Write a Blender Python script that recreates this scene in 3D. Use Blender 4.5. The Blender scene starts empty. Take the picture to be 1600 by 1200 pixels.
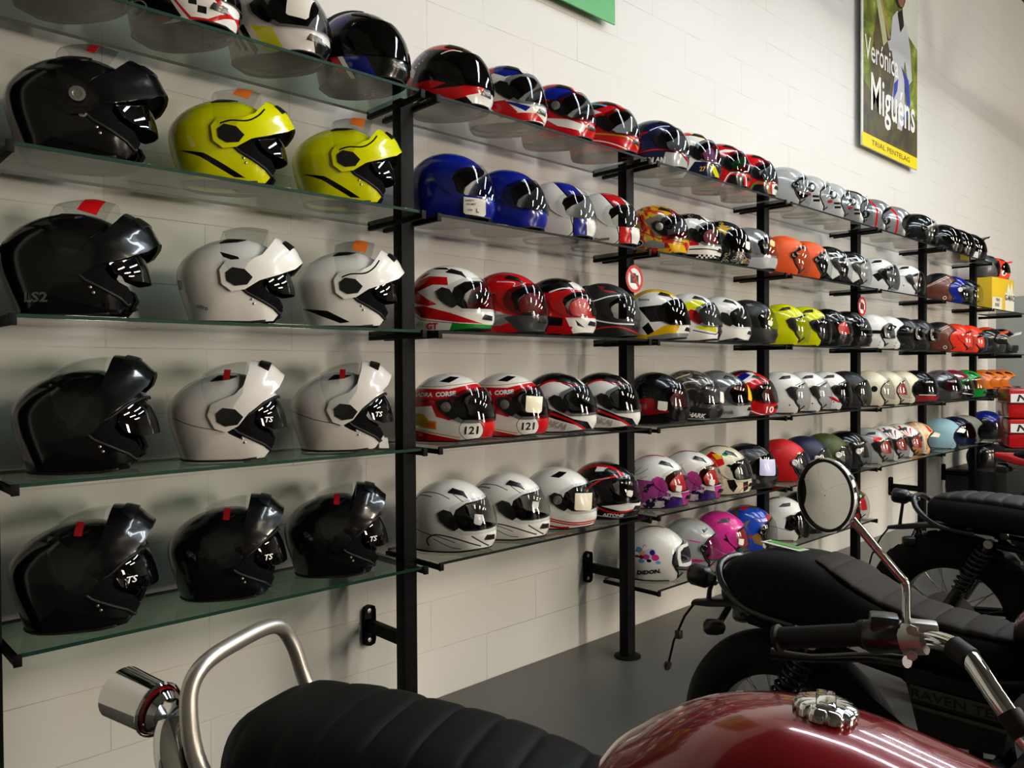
import bpy, bmesh, math, random
import numpy as np
from mathutils import Vector, Matrix
from mathutils.geometry import delaunay_2d_cdt

S = bpy.context.scene
COL = S.collection
PI = math.pi
rnd = random.Random(7)

# ---------------------------------------------------------------- camera, world, lights, exposure
def look(yaw, pitch, roll):
    y, p, r = map(math.radians, (yaw, pitch, roll))
    F = Vector((math.sin(y)*math.cos(p), math.cos(y)*math.cos(p), math.sin(p)))
    R = Vector((math.cos(y), -math.sin(y), 0)); U = R.cross(F)
    R2 = R*math.cos(r)+U*math.sin(r); U2 = -R*math.sin(r)+U*math.cos(r)
    return Matrix((R2, U2, -F)).transposed()
cd = bpy.data.cameras.new('camera'); cam = bpy.data.objects.new('camera', cd); COL.objects.link(cam)
cd.sensor_width = 36.0; cd.lens = 1230.72/1600*36; cd.clip_start = 0.05; cd.clip_end = 100
cam.matrix_world = Matrix.Translation((-1.639, -2.5113, 1.3219)) @ look(43.674, -0.888, -0.324).to_4x4()
S.camera = cam
W = bpy.data.worlds.new('world'); S.world = W; W.use_nodes = True
W.node_tree.nodes['Background'].inputs[0].default_value = (0.8, 0.85, 0.9, 1)
W.node_tree.nodes['Background'].inputs[1].default_value = 0.02
S.view_settings.view_transform = 'Standard'; S.view_settings.look = 'None'
S.view_settings.gamma = 1.0; S.view_settings.use_curve_mapping = False
S.view_settings.exposure = 0.24
S.cycles.use_denoising = True; S.cycles.max_bounces = 8; S.cycles.diffuse_bounces = 3
S.cycles.glossy_bounces = 4; S.cycles.transparent_max_bounces = 24; S.cycles.transmission_bounces = 4
S.cycles.caustics_reflective = False; S.cycles.caustics_refractive = False
S.cycles.sample_clamp_indirect = 4.0; S.cycles.blur_glossy = 0.5

TUBE_POWER = (38.0, 150.0)      # radiance of the tubes: row by the wall, row over the shop floor
# x, y of the middle, length, height, row of each twin tube light (running out from the helmet wall)
LAMPS = [(x, -2.6, 3.0, 3.9, 0) for x in (1.2, 2.8, 4.4, 6.0)]+[(x, -7.0, 3.0, 3.9, 1) for x in (1.8, 3.8, 5.8, 7.8)]
FILL_GLOW = 46.0        # strength of the glowing windows, added out of view to light behind the shelves
FILL_WINDOWS = [3.0, 7.0]

# ---------------------------------------------------------------- colours and materials
def lin(h):
    h = h.lstrip('#'); v = [int(h[i:i+2], 16)/255 for i in (0, 2, 4)]
    return tuple((x/12.92 if x <= .04045 else ((x+.055)/1.055)**2.4) for x in v)+(1,)
MATS = {}
def principled(name, color, rough=.4, metal=0., coat=0., spec=.5, emis=None, estr=0., bump=None):
    if name in MATS: return MATS[name]
    m = bpy.data.materials.new(name); m.use_nodes = True; nt = m.node_tree
    b = nt.nodes['Principled BSDF']
    b.inputs['Base Color'].default_value = lin(color) if isinstance(color, str) else color
    b.inputs['Roughness'].default_value = rough; b.inputs['Metallic'].default_value = metal
    b.inputs['Coat Weight'].default_value = coat; b.inputs['Coat Roughness'].default_value = .04
    b.inputs['Specular IOR Level'].default_value = spec
    if emis: b.inputs['Emission Color'].default_value = lin(emis); b.inputs['Emission Strength'].default_value = estr
    if bump:
        t = nt.nodes.new('ShaderNodeTexNoise'); t.inputs['Scale'].default_value = bump[0]; t.inputs['Detail'].default_value = 6
        bp = nt.nodes.new('ShaderNodeBump'); bp.inputs['Strength'].default_value = bump[1]; bp.inputs['Distance'].default_value = bump[2]
        c = nt.nodes.new('ShaderNodeTexCoord')
        nt.links.new(c.outputs['Object'], t.inputs['Vector']); nt.links.new(t.outputs['Fac'], bp.inputs['Height'])
        nt.links.new(bp.outputs['Normal'], b.inputs['Normal'])
    MATS[name] = m; return m

CMAP = dict(k='#0a0a0b', K='#17181a', w='#f2f2ee', W='#e2dfdb', r='#c60f16', R='#8e1014', b='#0b1c86', B='#16206a', n='#10183c', y='#dbe000', Y='#e8b70c',
            g='#1c8f30', G='#3f4a1e', s='#a9abac', S='#7b7d7e', d='#3a3b3c', o='#ef5a1c', O='#cf681c', p='#c23a94', P='#e0359a', v='#3b1878',
            i='#e2dcc2', c='#8fb6c4', t='#5c2a18', e='#c9a227', m='#8c1a3c', l='#5aa7d8', q='#e9b48a', j='#d94a12', u='#6a6258', f='#f03a22', a='#c9cdf2', x='#b3b6b5')
def paint(k, finish='gloss'):
    nm = 'paint_%s_%s' % (k, finish) if k.islower() else 'paint_deep_%s_%s' % (k.lower(), finish)
    if nm in MATS: return MATS[nm]
    metal = .55 if k in 'sS' else 0.
    if finish == 'gloss': m = principled(nm, CMAP[k], .2, metal, .5, .35)
    elif finish == 'matte': m = principled(nm, CMAP[k], .5, metal*.6, 0, .4)
    else: m = principled(nm, CMAP[k], .35, metal, .25)
    return m

def node_mat(name, build, rough=.22, coat=.9):
    """a glossy paint whose colour comes from a small procedural node graph on object coordinates"""
    if name in MATS: return MATS[name]
    m = bpy.data.materials.new(name); m.use_nodes = True; nt = m.node_tree; b = nt.nodes['Principled BSDF']
    b.inputs['Roughness'].default_value = rough; b.inputs['Coat Weight'].default_value = coat; b.inputs['Coat Roughness'].default_value = .04
    tc = nt.nodes.new('ShaderNodeTexCoord')
    out = build(nt, tc.outputs['Object']); nt.links.new(out, b.inputs['Base Color'])
    MATS[name] = m; return m
def ramp(nt, src, stops, const=True):
    r = nt.nodes.new('ShaderNodeValToRGB'); cr = r.color_ramp
    cr.interpolation = 'CONSTANT' if const else 'LINEAR'
    while len(cr.elements) < len(stops): cr.elements.new(.5)
    for e, (p, c) in zip(cr.elements, stops): e.position = p; e.color = lin(c)
    nt.links.new(src, r.inputs[0]); return r.outputs[0]
def tex_voronoi(nt, co, scale, stops, feature='F1', out='Color', const=True):
    t = nt.nodes.new('ShaderNodeTexVoronoi'); t.inputs['Scale'].default_value = scale; t.feature = feature
    nt.links.new(co, t.inputs['Vector']); s = t.outputs[out]
    if out == 'Color':
        sp = nt.nodes.new('ShaderNodeSeparateColor'); nt.links.new(s, sp.inputs[0]); s = sp.outputs[0]
    return ramp(nt, s, stops, const)
def tex_noise(nt, co, scale, stops, detail=3, dist=0., const=True):
    t = nt.nodes.new('ShaderNodeTexNoise'); t.inputs['Scale'].default_value = scale; t.inputs['Detail'].default_value = detail
    t.inputs['Distortion'].default_value = dist
    nt.links.new(co, t.inputs['Vector']); return ramp(nt, t.outputs['Fac'], stops, const)

def glassy(name, tint, ior=1.45, rough=.03, opacity=0., body='#101010'):
    """thin clear sheet: tinted see-through plus fresnel mirror"""
    if name in MATS: return MATS[name]
    m = bpy.data.materials.new(name); m.use_nodes = True; nt = m.node_tree; nt.nodes.clear()
    o = nt.nodes.new('ShaderNodeOutputMaterial'); tr = nt.nodes.new('ShaderNodeBsdfTransparent'); tr.inputs[0].default_value = lin(tint)
    gl = nt.nodes.new('ShaderNodeBsdfGlossy'); gl.inputs['Roughness'].default_value = rough; gl.inputs[0].default_value = (1, 1, 1, 1)
    fr = nt.nodes.new('ShaderNodeFresnel'); fr.inputs[0].default_value = ior
    ge = nt.nodes.new('ShaderNodeNewGeometry'); mu = nt.nodes.new('ShaderNodeMath'); mu.operation = 'MULTIPLY_ADD'   # no mirror on the inner face of the sheet
    mu.inputs[1].default_value = -1; mu.inputs[2].default_value = 1; nt.links.new(ge.outputs['Backfacing'], mu.inputs[0])
    mf = nt.nodes.new('ShaderNodeMath'); mf.operation = 'MULTIPLY'; nt.links.new(fr.outputs[0], mf.inputs[0]); nt.links.new(mu.outputs[0], mf.inputs[1])
    mx = nt.nodes.new('ShaderNodeMixShader'); nt.links.new(mf.outputs[0], mx.inputs[0])
    base = tr.outputs[0]
    if opacity > 0:
        df = nt.nodes.new('ShaderNodeBsdfDiffuse'); df.inputs[0].default_value = lin(body)
        m2 = nt.nodes.new('ShaderNodeMixShader'); m2.inputs[0].default_value = opacity
        nt.links.new(base, m2.inputs[1]); nt.links.new(df.outputs[0], m2.inputs[2]); base = m2.outputs[0]
    nt.links.new(base, mx.inputs[1]); nt.links.new(gl.outputs[0], mx.inputs[2]); nt.links.new(mx.outputs[0], o.inputs[0])
    MATS[name] = m; return m

BLACK = principled('black_satin_steel', '#050505', .6, 0, 0, .12)
PLAST = principled('black_plastic', '#0c0c0d', .3, 0, .2)
RUBBER = principled('black_rubber', '#0a0a0a', .6, 0, 0, .3)
FABRIC = principled('dark_lining_fabric', '#0d0d0d', .95, 0, 0, .1, bump=(300, .3, .002))
CHROME = principled('polished_chrome', '#d8d8d6', .06, 1.)
ALU = principled('brushed_aluminium', '#b4b2ad', .38, 1.)
SILVERPAINT = principled('satin_silver_tube', '#b9b6ae', .34, .85)
VIS = glassy('visor_clear', '#eaecec', 1.5, .02)
VISD = glassy('visor_dark', '#26282a', 1.55, .03)
VISM = glassy('visor_smoke', '#a3a6a9', 1.5, .03)
SUNV = glassy('sun_visor_dark', '#151618', 1.6, .02, .35, '#0b0b0c')
WHITE = principled('white_print', '#e9e9e6', .45)
REDC = principled('red_card', '#b3121a', .5)

# ---------------------------------------------------------------- object helpers
def link(o, parent=None):
    COL.objects.link(o)
    if parent is not None: o.parent = parent
    return o
def mesh_obj(name, verts, faces, mats, parent=None, midx=None, smooth=True, loc=None, rot=None):
    me = bpy.data.meshes.new(name); me.from_pydata([tuple(v) for v in verts], [], [tuple(f) for f in faces])
    for m in (mats if isinstance(mats, (list, tuple)) else [mats]): me.materials.append(m)
    if midx is not None: me.polygons.foreach_set('material_index', np.asarray(midx, np.int32))
    if smooth: me.polygons.foreach_set('use_smooth', np.ones(len(me.polygons), bool))
    me.update()
    o = bpy.data.objects.new(name, me); link(o, parent)
    if loc is not None: o.location = loc
    if rot is not None: o.rotation_euler = rot
    return o
def empty(name, loc=(0, 0, 0), rz=0., label=None, cat=None, group=None):
    o = bpy.data.objects.new(name, None); o.empty_display_size = .05; link(o); o.location = loc; o.rotation_euler = (0, 0, rz)
    tag(o, label, cat, group); return o
def tag(o, label=None, cat=None, group=None, kind=None):
    if label: o['label'] = label
    if cat: o['category'] = cat
    if group: o['group'] = group
    if kind: o['kind'] = kind
    return o
class MB:
    """collects simple shapes into one mesh"""
    def __init__(s): s.v = []; s.f = []; s.m = []; s.sm = True
    def add(s, v, f, mi=0):
        n = len(s.v); s.v += [tuple(p) for p in v]; s.f += [tuple(i+n for i in q) for q in f]; s.m += [mi]*len(f); return s
    def box(s, a, b, mi=0, bev=0.0):
        bm = bmesh.new(); bmesh.ops.create_cube(bm, size=1)
        for v in bm.verts: v.co = Vector([(a[i]+b[i])/2+v.co[i]*(b[i]-a[i]) for i in range(3)])
        if bev > 0: bmesh.ops.bevel(bm, geom=list(bm.edges), offset=bev, segments=2, affect='EDGES', profile=.6)
        bm.verts.index_update(); s.add([v.co for v in bm.verts], [[v.index for v in f.verts] for f in bm.faces], mi); bm.free(); return s
    def tube(s, pts, r, n=10, mi=0, closed=False, smooth=0, caps=True):
        P = [Vector(p) for p in pts]; R = list(r) if isinstance(r, (list, tuple)) else [r]*len(P)
        if smooth:
            Q = []; RR = []; N = len(P)
            rng = range(N if closed else N-1)
            for i in rng:
                p0 = P[(i-1) % N] if (closed or i > 0) else P[i]; p1 = P[i]; p2 = P[(i+1) % N]
                p3 = P[(i+2) % N] if (closed or i+2 < N) else P[(i+1) % N]
                for k in range(smooth):
                    t = k/smooth
                    Q.append(.5*((2*p1)+(p2-p0)*t+(2*p0-5*p1+4*p2-p3)*t*t+(-p0+3*p1-3*p2+p3)*t**3)); RR.append(R[i]*(1-t)+R[(i+1) % N]*t)
            if not closed: Q.append(P[-1]); RR.append(R[-1])
            P, R = Q, RR
        N = len(P); V = []; F = []; up = None
        for i in range(N):
            a = P[i-1] if (closed or i > 0) else P[i]; b = P[(i+1) % N] if (closed or i < N-1) else P[i]
            d = (b-a); d = d.normalized() if d.length > 1e-9 else Vector((0, 0, 1))
            if up is None: up = Vector((0, 0, 1)) if abs(d.z) < .9 else Vector((1, 0, 0))
            u = up-d*up.dot(d); u = u.normalized() if u.length > 1e-6 else d.orthogonal().normalized(); w = d.cross(u); up = u
            for k in range(n):
                t = 2*PI*k/n; V.append(P[i]+(u*math.cos(t)+w*math.sin(t))*R[i])
        for i in range(N if closed else N-1):
            for k in range(n):
                a = i*n+k; b = i*n+(k+1) % n; j = (i+1) % N; F.append((a, b, j*n+(k+1) % n, j*n+k))
        if caps and not closed: F.append(tuple(range(n))[::-1]); F.append(tuple((N-1)*n+k for k in range(n)))
        return s.add(V, F, mi)
    def lathe(s, prof, origin=(0, 0, 0), axis='z', n=24, mi=0, caps=True):
        """prof: (radius, height) pairs; axis may be a vector"""
        ax = {'x': Vector((1, 0, 0)), 'y': Vector((0, 1, 0)), 'z': Vector((0, 0, 1))}.get(axis) if isinstance(axis, str) else Vector(axis).normalized()
        u = ax.orthogonal().normalized(); w = ax.cross(u); O = Vector(origin); V = []; F = []; N = len(prof)
        for r, h in prof:
            for k in range(n):
                t = 2*PI*k/n; V.append(O+ax*h+(u*math.cos(t)+w*math.sin(t))*max(r, 1e-5))
        for i in range(N-1):
            for k in range(n): F.append((i*n+k, i*n+(k+1) % n, (i+1)*n+(k+1) % n, (i+1)*n+k))
        if caps: F.append(tuple(range(n))[::-1]); F.append(tuple((N-1)*n+k for k in range(n)))
        return s.add(V, F, mi)
    def loft(s, rings, mi=0, closed=True, caps=True):
        n = len(rings[0]); V = [p for r in rings for p in r]; F = []
        for i in range(len(rings)-1):
            for k in range(n if closed else n-1): F.append((i*n+k, i*n+(k+1) % n, (i+1)*n+(k+1) % n, (i+1)*n+k))
        if caps: F.append(tuple(range(n))[::-1]); F.append(tuple((len(rings)-1)*n+k for k in range(n)))
        return s.add(V, F, mi)
    def build(s, name, mats, parent=None, smooth=True, autos=True, loc=None, rot=None):
        o = mesh_obj(name, s.v, s.f, mats, parent, s.m, smooth, loc, rot)
        bm = bmesh.new(); bm.from_mesh(o.data); bmesh.ops.recalc_face_normals(bm, faces=bm.faces)
        if smooth and autos:
            for e in bm.edges:
                if len(e.link_faces) == 2 and e.calc_face_angle(0) > .7: e.smooth = False
        bm.to_mesh(o.data); bm.free(); return o
TEXTS = {}
def text_mesh(txt, size=1., shear=0., bold=0.):
    """2-D lettering as (verts, faces), left-aligned on the baseline"""
    key = (txt, shear, bold)
    if key not in TEXTS:
        cu = bpy.data.curves.new('lettering', 'FONT'); cu.body = txt; cu.size = 1; cu.shear = shear; cu.offset = bold; cu.resolution_u = 2
        ob = bpy.data.objects.new('lettering', cu); COL.objects.link(ob)
        dg = bpy.context.evaluated_depsgraph_get(); me = bpy.data.meshes.new_from_object(ob.evaluated_get(dg))
        bm = bmesh.new(); bm.from_mesh(me); bmesh.ops.triangulate(bm, faces=bm.faces)
        for _ in range(2):
            es = [e for e in bm.edges if e.calc_length() > .45]
            if es: bmesh.ops.subdivide_edges(bm, edges=es, cuts=1); bmesh.ops.triangulate(bm, faces=bm.faces)
        bm.verts.index_update()
        TEXTS[key] = ([(v.co.x, v.co.y) for v in bm.verts], [[v.index for v in f.verts] for f in bm.faces])
        bm.free(); COL.objects.unlink(ob); bpy.data.objects.remove(ob); bpy.data.curves.remove(cu); bpy.data.meshes.remove(me)
    v, f = TEXTS[key]
    return [(x*size, y*size) for x, y in v], f
def flat_text(mb, txt, o, ux, uy, size, mi=0, shear=0., bold=0., sx=1., center=True, lift=None):
    v, f = text_mesh(txt, size, shear, bold); o, ux, uy = Vector(o), Vector(ux), Vector(uy)
    w = max(p[0] for p in v)*sx if center else 0
    return mb.add([o+ux*(x*sx-w/2)+uy*y for x, y in v], f, mi)
# ---------------------------------------------------------------- the room
def wall_material():
    m = bpy.data.materials.new('painted_block_wall'); m.use_nodes = True; nt = m.node_tree; b = nt.nodes['Principled BSDF']
    tc = nt.nodes.new('ShaderNodeTexCoord'); mp = nt.nodes.new('ShaderNodeMapping'); mp.inputs['Rotation'].default_value = (PI/2, 0, 0)
    br = nt.nodes.new('ShaderNodeTexBrick'); br.inputs['Scale'].default_value = 1; br.inputs['Brick Width'].default_value = .6
    br.inputs['Row Height'].default_value = .2; br.inputs['Mortar Size'].default_value = .0022; br.inputs['Mortar Smooth'].default_value = .6
    no = nt.nodes.new('ShaderNodeTexNoise'); no.inputs['Scale'].default_value = 2.2; no.inputs['Detail'].default_value = 3
    nf = nt.nodes.new('ShaderNodeTexNoise'); nf.inputs['Scale'].default_value = 60; nf.inputs['Detail'].default_value = 5
    L = nt.links.new
    L(tc.outputs['Object'], mp.inputs[0]); L(mp.outputs[0], br.inputs['Vector']); L(tc.outputs['Object'], no.inputs['Vector']); L(tc.outputs['Object'], nf.inputs['Vector'])
    mr = nt.nodes.new('ShaderNodeMapRange'); mr.inputs['From Min'].default_value = .42; mr.inputs['From Max'].default_value = .62
    mu = nt.nodes.new('ShaderNodeMath'); mu.operation = 'MULTIPLY'
    L(no.outputs['Fac'], mr.inputs['Value']); L(br.outputs['Fac'], mu.inputs[0]); L(mr.outputs[0], mu.inputs[1])
    mx = nt.nodes.new('ShaderNodeMix'); mx.data_type = 'RGBA'; mx.inputs['A'].default_value = lin('#d8d8d4'); mx.inputs['B'].default_value = lin('#b3b0a8')
    L(mu.outputs[0], mx.inputs['Factor']); L(mx.outputs['Result'], b.inputs['Base Color'])
    ad = nt.nodes.new('ShaderNodeMath'); ad.operation = 'MULTIPLY_ADD'; ad.inputs[1].default_value = -.6
    sc = nt.nodes.new('ShaderNodeMath'); sc.operation = 'MULTIPLY'; sc.inputs[1].default_value = .25
    L(nf.outputs['Fac'], sc.inputs[0]); L(br.outputs['Fac'], ad.inputs[0]); L(sc.outputs[0], ad.inputs[2])
    bp = nt.nodes.new('ShaderNodeBump'); bp.inputs['Strength'].default_value = .5; bp.inputs['Distance'].default_value = .003
    L(ad.outputs[0], bp.inputs['Height']); L(bp.outputs[0], b.inputs['Normal']); b.inputs['Roughness'].default_value = .6; b.inputs['Specular IOR Level'].default_value = .25
    return m
def floor_material():
    m = bpy.data.materials.new('grey_epoxy_floor'); m.use_nodes = True; nt = m.node_tree; b = nt.nodes['Principled BSDF']
    tc = nt.nodes.new('ShaderNodeTexCoord')
    o = tex_noise(nt, tc.outputs['Object'], 1.3, [(0, '#464541'), (.5, '#4e4d48'), (1, '#55544e')], 5, const=False)
    nt.links.new(o, b.inputs['Base Color']); b.inputs['Roughness'].default_value = .33; b.inputs['Specular IOR Level'].default_value = .45
    sp = nt.nodes.new('ShaderNodeTexNoise'); sp.inputs['Scale'].default_value = 25
    bp = nt.nodes.new('ShaderNodeBump'); bp.inputs['Strength'].default_value = .08; bp.inputs['Distance'].default_value = .004
    nt.links.new(tc.outputs['Object'], sp.inputs['Vector']); nt.links.new(sp.outputs['Fac'], bp.inputs['Height']); nt.links.new(bp.outputs[0], b.inputs['Normal'])
    return m
WALLM = wall_material()
DARKWALL = principled('dark_room_wall', '#5a5954', .8)
def struct(name, a, b, mat): return tag(MB().box(a, b).build(name, mat, smooth=False), kind='structure')
RX0, RX1, RY0, RZ = -4.5, 15.0, -14.5, 6.3
struct('floor', (RX0, RY0, -.1), (RX1, .0, 0), floor_material())
struct('wall_back', (RX0, 0, -.1), (RX1, .12, RZ), WALLM)
struct('wall_left', (RX0-.12, RY0, -.1), (RX0, .12, RZ), DARKWALL)
struct('wall_right', (RX1, RY0, -.1), (RX1+.12, .12, RZ), principled('grey_room_wall', '#8a8a84', .8))
# front wall; tall glowing windows added in it to send low light under shelves
wf = MB(); xs = [RX0]+[e_ for x in FILL_WINDOWS for e_ in (x-.60, x+.60)]+[RX1]
for q in range(0, len(xs), 2): wf.box((xs[q], RY0-.12, -.1), (xs[q+1], RY0, RZ))
for x in FILL_WINDOWS: wf.box((x-.60, RY0-.12, -.1), (x+.60, RY0, .25)); wf.box((x-.60, RY0-.12, 2.95), (x+.60, RY0, RZ))
tag(wf.build('wall_front', DARKWALL, smooth=False), kind='structure')
for q, x in enumerate(FILL_WINDOWS):
    w_ = MB()
    for s in (-.60, .54): w_.box((x+s, RY0-.09, .25), (x+s+.06, RY0-.02, 2.95))
    for z_ in (.25, 2.89): w_.box((x-.54, RY0-.09, z_), (x+.54, RY0-.02, z_+.06))
    w_ = tag(w_.build('fill_window_%d' % (q+1), BLACK, smooth=False), kind='structure')
    MB().box((x-.54, RY0-.085, .31), (x+.54, RY0-.08, 2.89)).build('fill_light_pane', principled('fill_light_pane', '#ffffff', .3, emis='#ffeedb', estr=FILL_GLOW), w_, smooth=False)
struct('ceiling', (RX0, RY0, RZ), (RX1, .12, RZ+.1), principled('ceiling_board', '#45443f', .9))
# grey half-height partition at the far end of the helmet wall
struct('wall_partition', (7.62, -3.2, 0), (7.70, 0, 2.06), principled('grey_partition', '#8d908b', .6))
struct('trim_1', (7.61, -.07, 0), (7.62, 0, 2.06), principled('white_trim', '#d9d9d4', .5))
# dark red steel beam under the ceiling at the far end
struct('trim_2', (8.6, -3.5, 5.52), (9.0, 0, 6.3), principled('oxide_red_beam', '#3a1614', .6))

def lamp_fixture(x, y, ln, z, row, label):
    e = empty('fluorescent_light', (x, y, z), 0, label, 'ceiling light', 'fluorescent lights under the ceiling')
    MB().box((-.09, -ln/2-.03, .03), (.09, ln/2+.03, .09), 0, .01).build('housing', principled('lamp_housing_white', '#d8d8d4', .5), e)
    for s in (-.055, .055):
        MB().tube([(s, -ln/2, 0), (s, ln/2, 0)], .02, 8).build('tube', principled('lamp_tube_glow_' + 'ab'[row], '#ffffff', .5, emis=('#e9f5ff', '#fff0d8')[row], estr=TUBE_POWER[row]), e)
    for s in (-.4, .4):
        MB().tube([(0, s*ln, .09), (0, s*ln, RZ-z)], .006, 6).build('suspension_rod', ALU, e)
for i, (x, y, ln, z, row) in enumerate(LAMPS):
    lamp_fixture(x, y, ln, z, row, 'hanging twin tube light %s, %s of the row' % (('running out from the helmet wall', 'over the middle of the shop floor')[row], ['nearest', 'second', 'third', 'farthest'][i % 4]))

# ---------------------------------------------------------------- the rack: posts with arms, glass shelves
WU = 1.25
LEVEL = dict(A=2.262, B=1.861, C=1.464, D=1.069, E=.672, F=.331)
LEVNAME = dict(A='top', B='second', C='third', D='fourth', E='fifth', F='lowest')
GLASS_CLEAR = glassy('shelf_glass_clear', '#c8d7ce', 1.45, .01)
GLASS_SMOKE = glassy('shelf_glass_smoke', '#dcdedb', 1.5, .01)
EDGE_GREEN = principled('shelf_glass_edge', '#0f3024', .5, 0, 0, .1)
EDGE_DARK = principled('shelf_glass_edge_dark', '#0c120f', .5, 0, 0, .1)
BAYS = {0: 'ABCDE', 1: 'ABCDE', 2: 'ABCDEF', 3: 'ABCDEF', 4: 'ABCDE', 5: 'ABCDE', 6: 'BCDE'}
ORD = ['left end', 'first', 'second', 'third', 'fourth', 'fifth', 'sixth']
def slotted():
    m = principled('slotted_black_steel', '#050505', .6, 0, 0, .12); nt = m.node_tree; b = nt.nodes['Principled BSDF']; N = nt.nodes.new; L = nt.links.new
    tc = N('ShaderNodeTexCoord'); sp = N('ShaderNodeSeparateXYZ'); L(tc.outputs['Object'], sp.inputs[0])
    def mth(op, a, v):
        n = N('ShaderNodeMath'); n.operation = op
        L(a, n.inputs[0])
        if isinstance(v, (int, float)): n.inputs[1].default_value = v
        else: L(v, n.inputs[1])
        return n.outputs[0]
    zm = mth('LESS_THAN', mth('FRACT', mth('MULTIPLY', sp.outputs['Z'], 20.8), 0), .55)
    xm = mth('LESS_THAN', mth('ABSOLUTE', mth('SUBTRACT', mth('ABSOLUTE', sp.outputs['X'], 0), .012), 0), .004)
    k = mth('MULTIPLY', zm, xm)
    mx = N('ShaderNodeMix'); mx.data_type = 'RGBA'; mx.inputs['A'].default_value = lin('#050505'); mx.inputs['B'].default_value = (0, 0, 0, 1)
    L(k, mx.inputs['Factor']); L(mx.outputs['Result'], b.inputs['Base Color'])
    bp = N('ShaderNodeBump'); bp.invert = True; bp.inputs['Distance'].default_value = .004; L(k, bp.inputs['Height']); L(bp.outputs[0], b.inputs['Normal'])
    return m
SLOTTED = slotted()
for k in range(7):                       # post k stands between bay k and bay k+1, at x = 1.25*(k-1)
    x = WU*(k-1)
    lab = {0: 'slotted black steel post at the left end of the helmet rack', 1: 'tall slotted black post beside the flip-up helmets',
           2: 'black rack post with the nearer round no photo badge', 3: 'black rack post between the checkered and orange helmets',
           4: 'black rack post with the farther round no photo badge', 5: 'black rack post left of the brown leather helmets', 6: 'black rack post by the yellow carton'}[k]
    e = empty('rack_post', (x, -.25, 0), 0, lab, 'shelf post', 'black posts of the helmet rack')
    m = MB().box((-.028, -.025, 0), (.028, .025, 2.27), 0, .004)
    m.build('upright', SLOTTED, e)
    MB().lathe([(.062, 0), (.062, .006), (.05, .010), (.034, .012)], n=24).build('base_plate', BLACK, e)
    for zb in (.375, 1.66):
        br = MB().box((-.014, .02, zb-.022), (.014, .243, zb+.022), 0, .003)
        br.build('wall_arm', BLACK, e)
        pl = MB().box((-.024, .240, zb-.075), (.024, .248, zb+.075), 0, .02)
        p = pl.build('wall_plate', BLACK, e)
        for zz in (-.055, .055): MB().lathe([(.009, 0), (.008, .004), (.001, .005)], (0, .240, zb+zz), (0, -1, 0), 12).build('screw', ALU, p)
    levs = set()
    for side, bay in ((-1, k-1), (1, k)):
        if bay not in BAYS: continue
        for L in BAYS[bay]:
            z = LEVEL[L]-.010
            a = MB().box((side*.033-.008, -.155, z-.016), (side*.033+.009, .165, z-.0005), 0, .002)
            a.box((side*.033-.009, -.160, z-.018), (side*.033+.009, -.152, z+.010), 0, .002)
            a.build('shelf_arm', BLACK, e)
for bay, levels in BAYS.items():
    for L in levels:
        z = LEVEL[L]; x0, x1 = WU*(bay-1)+.034, (WU*bay-.034 if bay < 6 else 7.30)
        nm = ['left', 'first full', 'second full', 'third full', 'fourth full', 'fifth full', 'far end'][bay]
        e = empty('glass_shelf', ((x0+x1)/2, -.25, z-.010), 0, '%s glass shelf, %s level of the %s bay' % ('greenish clear' if bay == 0 else 'smoked', LEVNAME[L], nm), 'shelf', 'glass shelves of the helmet rack')
        hx = (x1-x0)/2
        MB().box((-hx, -.150, 0), (hx, .160, .010)).build('glass_pane', GLASS_CLEAR if bay == 0 else GLASS_SMOKE, e, smooth=False)
        if bay == 6: MB().box((hx-.02, -.13, -.026), (hx, .25, 0), 0, .002).build('wall_bracket', BLACK, e)
        ed = MB()
        ed.box((-hx, -.1515, .0005), (hx, -.150, .0095)); ed.box((-hx, .160, .0005), (hx, .1612, .0095))
        ed.build('polished_edge', EDGE_GREEN if bay == 0 else EDGE_DARK, e, smooth=False)
# round no-photo badges hung on two posts
def badge(x, z, label):
    e = empty('no_photo_badge', (x, -.285, z), 0, label, 'sign', 'round no photo badges')
    c = (0, -1, 0)
    MB().lathe([(.062, 0), (.062, .003)], axis=c, n=40).build('disc', WHITE, e)
    r = MB().lathe([(.049, .003), (.063, .003), (.063, .0045), (.049, .0045), (.049, .003)], axis=c, n=40, caps=False)
    for t in (-1,):
        d = Vector((math.cos(PI/4), 0, -math.sin(PI/4))); n = Vector((math.sin(PI/4), 0, math.cos(PI/4))); o = Vector((0, -.0052, 0))
        r.add([o-d*.052-n*.006, o+d*.052-n*.006, o+d*.052+n*.006, o-d*.052+n*.006], [(0, 1, 2, 3)])
    r.build('red_ring', principled('sign_red', '#c3131c', .4), e, smooth=False)
    k = MB().box((-.029, -.0042, -.02), (.029, -.003, .018)).box((-.012, -.0042, .018), (.010, -.003, .026))
    k.build('camera_symbol', principled('sign_black', '#101010', .5), e, smooth=False)
    MB().lathe([(.006, .0044), (.013, .0044), (.013, .0052), (.006, .0052), (.006, .0044)], axis=c, n=24, caps=False).build('lens_ring', MATS['sign_red'], e, smooth=False)
    MB().box((-.004, 0, .0), (.004, .0095, .01)).build('clip', BLACK, e, smooth=False)
badge(1.262, 1.744, 'round red no photo badge nearer the camera beside the checkered helmet')
badge(3.765, 1.751, 'round red no photo badge farther back above white helmets with eye marks')
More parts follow.
